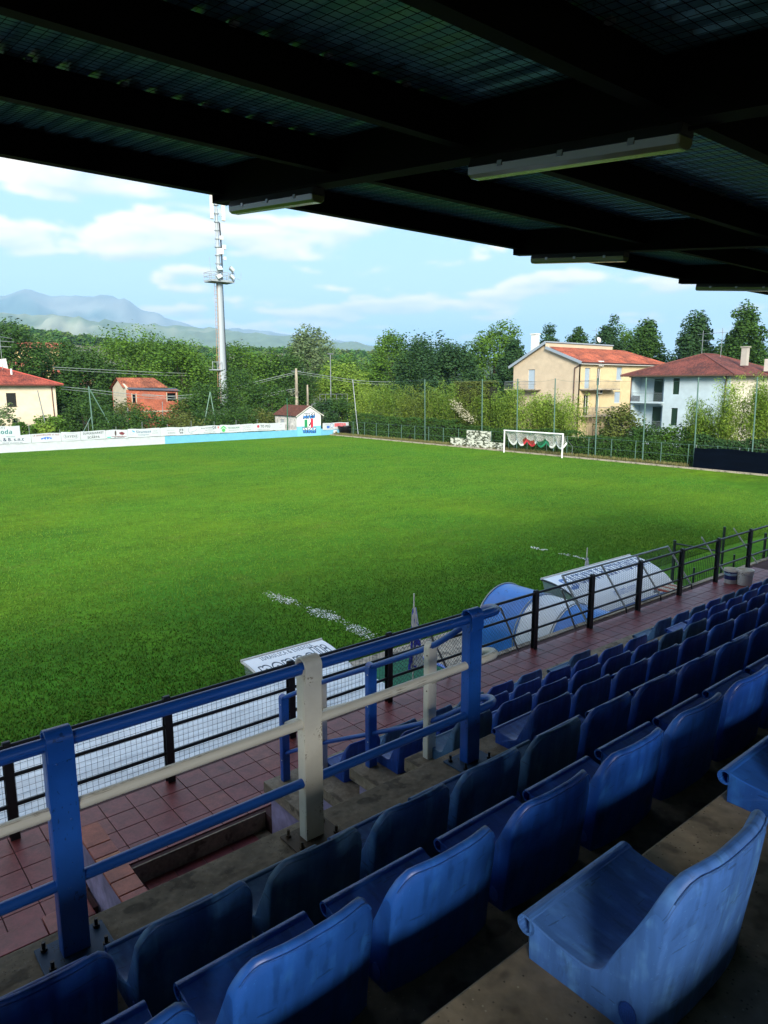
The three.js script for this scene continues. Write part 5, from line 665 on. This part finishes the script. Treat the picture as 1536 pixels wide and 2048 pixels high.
T('dark tree rising behind the roof of the left house', 26.3, -116, 14.6, 9.5, { col: 'dark', seed: 1 });
T('dark tree between the left house and the village', 34.8, -126, 13.6, 9.5, { col: 'dark', seed: 2 });
T('low dark tree left of the brick barn', 36.4, -116, 11.6, 9, { col: 'dark', seed: 3 });
T('large bright green tree behind the brick barn', 46, -124, 15.6, 13, { col: 'mid', seed: 4, n: 130, ch: 0.46 });
T('broad green tree right behind the barn roof', 53, -128, 15.0, 12, { col: 'mid', seed: 5, n: 120, ch: 0.46 });
T('rounded green tree just left of the mast', 51.5, -115, 12.8, 10, { col: 'mid', seed: 6, ch: 0.46 });
T('dark spreading tree right of the mast', 62.5, -112, 13.3, 12, { col: 'mid', seed: 7, ch: 0.47, n: 120 });
T('dense dark tree behind the tall utility pole', 69, -110, 12.6, 9, { col: 'dark', seed: 8, ch: 0.47 });
T('green tree behind the mast shaft', 63, -138, 14.6, 12, { col: 'mid', seed: 9, ch: 0.47 });
T('tall pale grey-green tree with airy crown above the hut', 93.5, -139, 19.2, 9.5, { col: 'grey', seed: 10, ch: 0.4, leaf: 0.42, per: 46 }, 'willow_tree');
T('green tree right of the pale airy tree', 87, -117, 11.8, 11, { col: 'mid', seed: 11, ch: 0.46 });
T('yellowish green tree behind the steel platform', 80, -108, 10.4, 9, { col: 'yel', seed: 12, ch: 0.46 });
T('green tree standing tall behind the left bamboo', 88, -104, 16, 8.6, { col: 'mid', seed: 13 });
T('green tree next to the one behind the left bamboo', 92, -101, 15, 8, { col: 'dark', seed: 14 });
T('dark bushy evergreen above the bamboo middle', 82, -87.5, 14.3, 10, { col: 'deep', seed: 15, ch: 0.48, n: 120 }, 'evergreen_tree');
T('second dark evergreen lower and right of the first', 79.5, -79.5, 12.6, 8.4, { col: 'deep', seed: 16, ch: 0.48 }, 'evergreen_tree');
T('tall feathery green tree left of the cream house', 97, -86.5, 17.6, 10.6, { col: 'mid', seed: 17, ch: 0.42, cr: 1.5, n: 110 });
T('dark ovoid tree touching the left side of the cream house', 87, -74, 13.6, 5.6, { col: 'deep', seed: 18, ch: 0.46, taper: 0.6 });
[[109.6, -84.5, 16.9, 7.4, 'first'], [116.1, -83, 17.2, 7, 'second'], [115.6, -75.6, 17.6, 7.2, 'third'], [111.5, -66, 17.2, 8.6, 'fourth'], [108, -55.9, 17.2, 7.8, 'fifth'], [105.5, -47.6, 17.0, 8.2, 'sixth'], [110, -42.5, 16, 8, 'seventh']].forEach(([x, z, top, w, n], i) => T(`${n} from the left of the dark ovoid trees behind the houses`, x, z, top, w, { col: i % 2 ? 'dark' : 'deep', seed: 30 + i, taper: 0.72, ch: 0.44, n: 120, cr: 1.25 }, 'lime_tree', lime));
T('airy light tree peeking between the ovoid trees', 134, -83, 18.6, 7, { col: 'mid', seed: 40, per: 40 });
T('green filler tree low behind the houses', 118, -60, 13, 12, { col: 'dark', seed: 41, ch: 0.47 }); T('dark low tree behind the white house chimney', 112, -49.5, 12.5, 9, { col: 'deep', seed: 42, ch: 0.47 });
// bushes
function bush(label, x, z, h, w, col, seed, o = {}) { const t = thing('bush', label, 'bush', 'bushes round the pitch', [x, 0, z]); const c = GREEN[col]; const [g] = crownGeo(seed, { w: w / 2, h: h / 2 + 0.1, n: o.n || 60, per: o.per || 60, leaf: o.leaf || 0.24, cr: o.cr || 0.2 * w, c1: c[0], c2: c[1], taper: o.taper, long: o.long, wide: o.wide, hang: o.hang }); g.translate(0, h / 2, 0); put('foliage', g, leafMat, t); put('stem', [rod([0, 0, 0], [0.2, h * 0.6, 0.1], 0.05, 6), rod([0, 0, 0], [-0.3, h * 0.6, -0.1], 0.04, 6)], barkMat, t); return t; }
bush('tall dark bush right of the mast foot', 52.8, -97, 8.6, 8, 'dark', 51, { n: 90 }); bush('dark bush before the mast foot', 48, -98.5, 6.6, 8, 'dark', 52, { n: 90 }); bush('dark bush left of the brick barn', 33.4, -104, 5.6, 7, 'dark', 53); bush('dark bush between the barn and its lower neighbour', 30.2, -98, 4.8, 5.5, 'dark', 54); bush('dark bush left of the hut', 56, -94, 7, 6.5, 'dark', 55);
bush('ochre-tinged creeper before the brick barn', 43.8, -99, 4.2, 4.5, 'olive', 56, { leaf: 0.2 }); bush('brownish creeper left of the barn gable', 36.8, -99.5, 4.6, 4, 'olive', 57, { leaf: 0.2 }); bush('light shrub at the left house corner', 24.6, -92.4, 3.2, 3.6, 'mid', 58); bush('shrub beside the raised banner', 20.2, -88, 2.7, 2.6, 'mid', 59); bush('loose shrub left of the house window', 19.4, -91, 4.2, 3, 'grey', 60, { per: 22 }); bush('low yellow-green shrub beside the corner shrub', 22.6, -89, 2.4, 2.4, 'yel', 61);
for (let i = 0; i < 6; i++) bush(`hedge bush behind the banners, ${ORD[i]} from the barn`, 31 + i * 4.1, -88.5 - (i % 2), 3.3 + 0.5 * Math.sin(i * 2), 5.2, i % 3 === 2 ? 'olive' : 'dark', 70 + i, { leaf: 0.2 });
bush('dark shrub between hut and short banner', 60.8, -87, 4.2, 3.4, 'deep', 78); bush('green shrub behind the short banner', 63.8, -87, 4.6, 4.5, 'dark', 79);
bush('round golden-green bush behind the goal', 63.5, -48.2, 4.7, 4.6, 'olive', 80, { leaf: 0.2, n: 80 }); bush('brown-green bush right of the goal', 63, -39.4, 4.4, 4.2, 'olive', 81, { leaf: 0.2, n: 80 }); bush('low dark bush below the white house balconies', 62.5, -36, 3.0, 4.6, 'dark', 82, { leaf: 0.18 }); bush('low mixed bush below the white house wall', 62.5, -33, 3.2, 4.2, 'mid', 83, { leaf: 0.18 }); bush('dark bush left of the right bamboo', 62.2, -31, 3.6, 3.6, 'dark', 84, { leaf: 0.18 });
{ const b = thing('bare_shrub', 'bare twiggy shrub between the goal and the cream house', 'bush', undefined, [64.5, 0, -43.6]); const r = rng(9), g = []; for (let i = 0; i < 70; i++) { const a = r() * 6.28, q = r() * 1.6, h = 2.5 + 2.6 * r(); g.push(rod([Math.cos(a) * q * 0.3, 0, Math.sin(a) * q * 0.3], [Math.cos(a) * q, h, Math.sin(a) * q], 0.02, 4, 0.008)); } put('twigs', g, std('#8d7d66'), b); }
// bamboo thickets
function bamboo(label, x, z, w, d, h, seed, n = 5200, cols = GREEN.yel) { const t = thing('bamboo_thicket', label, 'bamboo', 'bamboo behind the pitch', [x, 0, z]); const r = rng(seed), pts = [], cu = []; const st = []; for (let i = 0; i < 60; i++) st.push([(r() - 0.5) * d, (r() - 0.5) * w, h * (0.66 + 0.34 * r()) * (0.85 + 0.3 * vnoise(i * 0.37, seed, 3)), (r() - 0.5) * 1.1, (r() - 0.5) * 1.3]);
  st.forEach(([a, b, hh, la, lb], i) => { if (i % 3 === 0) cu.push(rod([a, 0, b], [a + la * 0.7, hh * 0.85, b + lb * 0.7], 0.025, 5, 0.01)); });
  for (let i = 0; i < n; i++) { const s = st[Math.floor(r() * st.length)], u = Math.pow(r(), 0.62), hh = s[2] * (0.12 + 0.88 * u), sp = 0.24 + 0.5 * (1 - Math.abs(u - 0.62)); const c = mix3(cols[0], cols[1], r()), v = 0.7 + 0.6 * r(); pts.push([V(s[0] + s[3] * u * u + (r() - 0.5) * sp * 1.4, hh + (r() - 0.5) * 0.3, s[1] + s[4] * u * u + (r() - 0.5) * sp * 1.4), V(r() - 0.5, 0.25 + r() * 0.5, r() - 0.5), 0.2 + 0.2 * r(), 0.05 + 0.035 * r(), [c[0] * v, c[1] * v, c[2] * v], V(r() - 0.5, -0.35 - r() * 0.5, r() - 0.5)]); }
  put('leaves', leafMesh(pts), leafMat, t); put('canes', cu, std('#8c9a4f', { roughness: 0.6 }), t); }
const YEL2 = [[.17, .28, .03], [.27, .38, .055]], OLV = [[.11, .17, .022], [.17, .23, .035]];
[[-78, 6.8, 'left-most bamboo thicket beside the corner of the pitch', YEL2], [-73, 7.1, 'second bamboo thicket from the corner', GREEN.yel], [-68, 6.9, 'third bamboo thicket from the corner', OLV], [-63, 7.2, 'fourth bamboo thicket from the corner', GREEN.yel], [-58.5, 6.2, 'fifth bamboo thicket, darker and lower', OLV], [-54.5, 6.6, 'sixth bamboo thicket above the white board', GREEN.yel], [-50.5, 6.7, 'bamboo thicket behind the left goalpost', YEL2], [-46.5, 5.9, 'bamboo thicket behind the goal centre against the cream wall', YEL2]].forEach(([z, h, lab, c], i) => bamboo(lab, 62.0, z, 5.6, 2.6, h, 200 + i, 11000, c));
[[-29.8, 5.6, 'bright bamboo thicket left of the navy windbreak top', GREEN.yel], [-27, 7.2, 'tall bamboo thicket covering the white house corner', YEL2], [-24.2, 7.8, 'tallest bamboo thicket near the right edge', GREEN.yel], [-21, 7.0, 'bamboo thicket at the right edge', OLV]].forEach(([z, h, lab, c], i) => bamboo(lab, 61.6, z, 3.8, 2.6, h, 220 + i, 11000, c));
{ // clipped dark hedge block and the ivy along the fence
  const r = rng(300), blk = (lab, x0, x1, y0, y1, z0, z1, n, col, leaf, wob = 0.25, nm = 'ivy_hedge') => { const t = thing(nm, lab, 'hedge', 'hedges behind the goal'), pts = []; for (let i = 0; i < n; i++) { const f = r(); let p = V(mix(x0, x1, r()), mix(y0, y1, r()), mix(z0, z1, r())), N = V(-1, 0.3, 0); if (f < 0.6) p.x = x0 + r() * 0.25; else if (f < 0.85) { p.y = y1 - r() * 0.3; N = V(-0.2, 1, 0); } const w = (fbm(p.z * 0.6, p.y * 0.6, 3, 301) - 0.5) * wob * 4; p.x += w * 0.5; if (p.y > y1 - 0.5) p.y += w * 0.8; const c = mix3(...GREEN[col], r()), v = 0.6 + 0.8 * r(); pts.push([p, N.add(V(r() - 0.5, r() - 0.5, r() - 0.5).multiplyScalar(1.6)), leaf * (0.8 + 0.6 * r()), leaf * (0.6 + 0.4 * r()), [c[0] * v, c[1] * v, c[2] * v]]); } put('leaves', leafMesh(pts), leafMat, t); put('stems', box(x0 + 0.5, x1, y0, Math.max(y0 + 0.2, y1 - 0.7), z0 + 0.2, z1 - 0.2), std('#1a1f12', { roughness: 1 }), t); };
  blk('tall clipped dark hedge block among the bamboo', 61.6, 63.2, 0, 7.4, -61.2, -55.6, 6500, 'olive', 0.17, 0.15, 'clipped_hedge');
  blk('dark ivy on the fence from the corner to the white panels', 59.7, 60.8, 0, 2.9, -79, -59, 9000, 'dark', 0.16); blk('dark ivy on the fence behind the goal', 59.7, 60.8, 0, 2.4, -59, -42, 7500, 'dark', 0.15); blk('ivy on the fence right of the goal', 59.7, 60.8, 0, 2.1, -42, -30.2, 7000, 'dark', 0.14); blk('ivy above the navy windbreak', 59.6, 60.9, 0.3, 2.7, -30.2, -17, 6500, 'deep', 0.16);
  const t = thing('white_flower_spray', 'spray of cream blossom drooping over the dark hedge', 'flowers', undefined, [60.6, 0, -60]); const fp = []; for (let i = 0; i < 420; i++) { const u = r(); fp.push([V(-0.4 + (r() - 0.5) * 0.8, 4.9 - u * 1.9 + (r() - 0.5) * 0.9, u * 3.2 + (r() - 0.5) * 0.9), V(r() - 0.7, r(), r() - 0.5), 0.16, 0.12, [0.5, 0.48, 0.34]]); } put('blossom', leafMesh(fp), leafMat, t); put('stem', pipe([[0.2, 0, 0], [0.1, 4.6, 0.2], [-0.3, 4.2, 1.4], [-0.4, 3.2, 2.8]], 0.03, 6, 24), barkMat, t);
}
{ const r = rng(404), pts = []; for (let i = 0; i < 9000; i++) { const z = mix(-82, -30.3, r()); const c = mix3([.16, .16, .05], [.2, .19, .08], r()); pts.push([V(58.55 + r() * 1.0, 0.08 + r() * 0.22, z), V(r() - 0.5, 0.2, r() - 0.5), 0.3, 0.05, c, V(0.2 * (r() - 0.5), 1, 0.2 * (r() - 0.5))]); } const o = put('dry_grass', leafMesh(pts), leafMat); tag(o, 'dry yellowish grass along the kerb behind the goal line', 'grass', undefined, 'stuff'); }
// ---------- hills ----------
function ridge(name, label, D, depth, prof, rough, col, seed, n = 220, bumps = 1) { // prof: [azimuth, elevation] of the skyline
  const t = new THREE.Group(); t.name = name; scene.add(t); t.userData = { label, category: 'hill', kind: 'structure' };
  const az0 = prof[0][0], az1 = prof[prof.length - 1][0], M = 26, pos = [], idx = []; const el = a => { let i = 0; while (i < prof.length - 2 && prof[i + 1][0] < a) i++; const [p, e] = prof[i], [q, f] = prof[i + 1]; return mix(e, f, smooth(p, q, a)); };
  for (let i = 0; i <= n; i++) for (let j = 0; j <= M; j++) { const a = mix(az0, az1, i / n), u = j / M, d = D - depth * (1 - u * 1.25), H = Math.tan(el(a) * R) * D; const sh = u < 0.8 ? smooth(0, 0.8, u) * 0.5 + (u / 0.8) * 0.5 : 1 - (u - 0.8) * 1.6; const nz = fbm(a * 0.55 * bumps, u * 4.5 * bumps, 5, seed) - 0.5, gully = Math.abs(fbm(a * 0.9 * bumps + u * 1.5, u * 2 * bumps, 4, seed + 5) - 0.5); const y = EYE + (H) * sh + H * rough * ((nz - gully * 0.9) * (0.2 + 0.8 * Math.min(1, (0.83 - Math.min(u, 0.8)) * 5)) * Math.min(1, u * 4)); pos.push(Math.cos(a * R) * d, u === 0 ? -5 : Math.max(-4, y), -Math.sin(a * R) * d); }
  for (let i = 0; i < n; i++) for (let j = 0; j < M; j++) { const a = i * (M + 1) + j, b = a + M + 1; idx.push(a, b, a + 1, a + 1, b, b + 1); }
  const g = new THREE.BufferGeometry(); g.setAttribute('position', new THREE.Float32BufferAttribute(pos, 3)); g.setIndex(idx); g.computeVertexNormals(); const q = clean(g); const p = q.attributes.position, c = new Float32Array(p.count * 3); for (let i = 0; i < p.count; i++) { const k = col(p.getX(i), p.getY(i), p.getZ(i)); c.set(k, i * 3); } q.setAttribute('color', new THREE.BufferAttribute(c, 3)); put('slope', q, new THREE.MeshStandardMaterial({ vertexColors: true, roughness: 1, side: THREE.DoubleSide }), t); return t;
}
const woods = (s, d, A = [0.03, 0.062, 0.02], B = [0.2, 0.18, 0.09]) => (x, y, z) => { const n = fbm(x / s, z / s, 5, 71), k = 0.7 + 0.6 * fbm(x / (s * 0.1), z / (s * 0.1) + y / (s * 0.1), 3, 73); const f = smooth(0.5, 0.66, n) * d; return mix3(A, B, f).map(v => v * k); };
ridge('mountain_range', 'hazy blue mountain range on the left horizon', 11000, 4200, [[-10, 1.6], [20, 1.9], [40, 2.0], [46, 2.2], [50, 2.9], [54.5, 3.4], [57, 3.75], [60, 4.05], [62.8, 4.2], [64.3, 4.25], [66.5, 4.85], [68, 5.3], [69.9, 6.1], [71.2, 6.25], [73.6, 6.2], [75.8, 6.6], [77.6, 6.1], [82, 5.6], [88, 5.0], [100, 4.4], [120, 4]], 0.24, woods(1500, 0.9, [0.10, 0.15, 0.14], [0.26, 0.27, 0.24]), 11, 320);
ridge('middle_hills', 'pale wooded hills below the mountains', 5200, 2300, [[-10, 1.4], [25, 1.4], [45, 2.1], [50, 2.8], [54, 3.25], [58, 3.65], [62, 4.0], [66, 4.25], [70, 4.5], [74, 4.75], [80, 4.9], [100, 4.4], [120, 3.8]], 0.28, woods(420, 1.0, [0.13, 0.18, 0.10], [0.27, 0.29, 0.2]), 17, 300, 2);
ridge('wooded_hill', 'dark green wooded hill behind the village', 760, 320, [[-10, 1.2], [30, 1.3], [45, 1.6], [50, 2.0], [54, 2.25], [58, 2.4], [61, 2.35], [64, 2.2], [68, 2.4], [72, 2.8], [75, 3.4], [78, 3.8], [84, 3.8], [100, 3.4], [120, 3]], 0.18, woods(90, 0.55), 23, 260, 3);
{ // tree cover on the near hill, one mass at this distance
  const r = rng(500), pts = []; const [g] = crownGeo(600, { w: 3.4, h: 3.2, n: 22, per: 16, leaf: 1.3, cr: 1.5, c1: GREEN.dark[0], c2: GREEN.mid[1] }); const N = 2600, im = new THREE.InstancedMesh(g, leafMat, N), mtx = new THREE.Matrix4(), q = new THREE.Quaternion(), E = new THREE.Euler(); let n = 0; const el = a => a < 50 ? 1.95 : a < 58 ? mix(1.95, 2.4, (a - 50) / 8) : a < 64 ? 2.3 : a < 68 ? 2.35 : a < 78 ? mix(2.4, 3.75, (a - 68) / 10) : 3.8;
  while (n < N) { const a = mix(44, 88, r()), u = r(), d = 470 + u * 300; if (fbm(a * 0.45, u * 3, 3, 505) > 0.56 && u < 0.8) continue; const H = Math.tan(el(a) * R) * 760, ur = 0.075 + 0.75 * u, y = EYE + H * (smooth(0, 0.8, ur) * 0.5 + ur / 1.6) - 1; E.set(0, r() * 6, 0); q.setFromEuler(E); const s = 0.7 + r() * 0.9; mtx.compose(V(Math.cos(a * R) * d, y + 1, -Math.sin(a * R) * d), q, V(s, s * (0.8 + 0.5 * r()), s)); im.setMatrixAt(n, mtx); im.setColorAt(n, new THREE.Color(0.7 + 0.5 * r(), 0.75 + 0.4 * r(), 0.8 + 0.4 * r())); n++; }
  im.name = 'hill_woodland'; tag(im, 'distant woodland covering the near hill', 'woodland', undefined, 'stuff'); im.castShadow = im.receiveShadow = true; scene.add(im);
}
{ // skyline pines and cypresses on the hill, village houses
  const far = 'skyline trees on the near hill'; const at = (a, d) => [Math.cos(a * R) * d, -Math.sin(a * R) * d];
  [[61.6, 'round pine on the skyline left of the flat pines', 16, 9, 0.3], [60.8, 'second round pine beside the first', 14, 8, 0.3], [57.6, 'flat stone pine left of the cluster on the skyline', 12, 13, 0.16], [56.7, 'flat stone pine in the middle of the skyline cluster', 12, 13, 0.16], [55.9, 'flat stone pine right in the skyline cluster', 11, 12, 0.16], [52.0, 'small round tree on the skyline right of the cypresses', 13, 8, 0.3]].forEach(([a, lab, h, w, ch], i) => { const [x, z] = at(a, 700); tree('stone_pine', lab, far, x, z, 24 + h * 0.95, w * 1.35, { col: 'deep', seed: 610 + i, n: 40, per: 30, leaf: 1.1, cr: 2, ch }, 20); });
  [[54.2, 16], [53.9, 13], [53.4, 15], [51.2, 12], [63.4, 10]].forEach(([a, h], i) => { const [x, z] = at(a, 690); const t = thing('cypress_tree', `slim dark cypress on the skyline, ${ORD[i]} of the spires`, 'tree', far, [x, 21, z]); const [g] = crownGeo(640 + i, { w: 1.9, h: h / 2, n: 30, per: 20, leaf: 0.9, cr: 1.2, taper: 0.7, c1: GREEN.deep[0], c2: GREEN.deep[1] }); g.translate(0, h / 2, 0); put('crown', g, leafMat, t); put('trunk', rod([0, -2, 0], [0, h * 0.5, 0], 0.3, 6), barkMat, t); });
  [[75.4, 330, 13, 20, 8, '#d8bf86', 'yellow village house on the slope left of the barn'], [76.6, 300, 7, 14, 6, '#c99c78', 'orange-roofed village house above the left house'], [73.6, 310, 5, 13, 6, '#d0a27a', 'low village house above the dark tree'], [74.3, 340, 12, 12, 7, '#d9c79a', 'pale village house right of the yellow one'], [72.9, 360, 8, 10, 6, '#cdb58e', 'small village house at the wood edge']].forEach(([a, d, y, w, h, c, lab], i) => { const [x, z] = at(a, d); const t = thing('village_house', lab, 'house', 'village houses on the slope', [x, y - 4, z], (a - 90) * R * 0.6); put('wall', box(-w / 2, w / 2, 0, h + 4, -5, 5), render(c), t); put('roof', quads([[[-w / 2 - 1, h + 4, 6], [w / 2 + 1, h + 4, 6], [w / 2 - 2, h + 6.6, 0], [-w / 2 + 2, h + 6.6, 0]], [[w / 2 + 1, h + 4, 6], [w / 2 + 1, h + 4, -6], [w / 2 - 2, h + 6.6, 0]], [[-w / 2 - 1, h + 4, -6], [-w / 2 - 1, h + 4, 6], [-w / 2 + 2, h + 6.6, 0]], [[w / 2 + 1, h + 4, -6], [-w / 2 - 1, h + 4, -6], [-w / 2 + 2, h + 6.6, 0], [w / 2 - 2, h + 6.6, 0]]]), pan('#b8694c', 0.1), t); for (let k = 0; k < 4; k++) put('window', box(-w / 2 + 1.2 + k * (w - 3.4) / 3, -w / 2 + 2.2 + k * (w - 3.4) / 3, h + 1, h + 2.6, 5.01, 5.06), glassD, t); });
}
renderer.render(scene, camera);
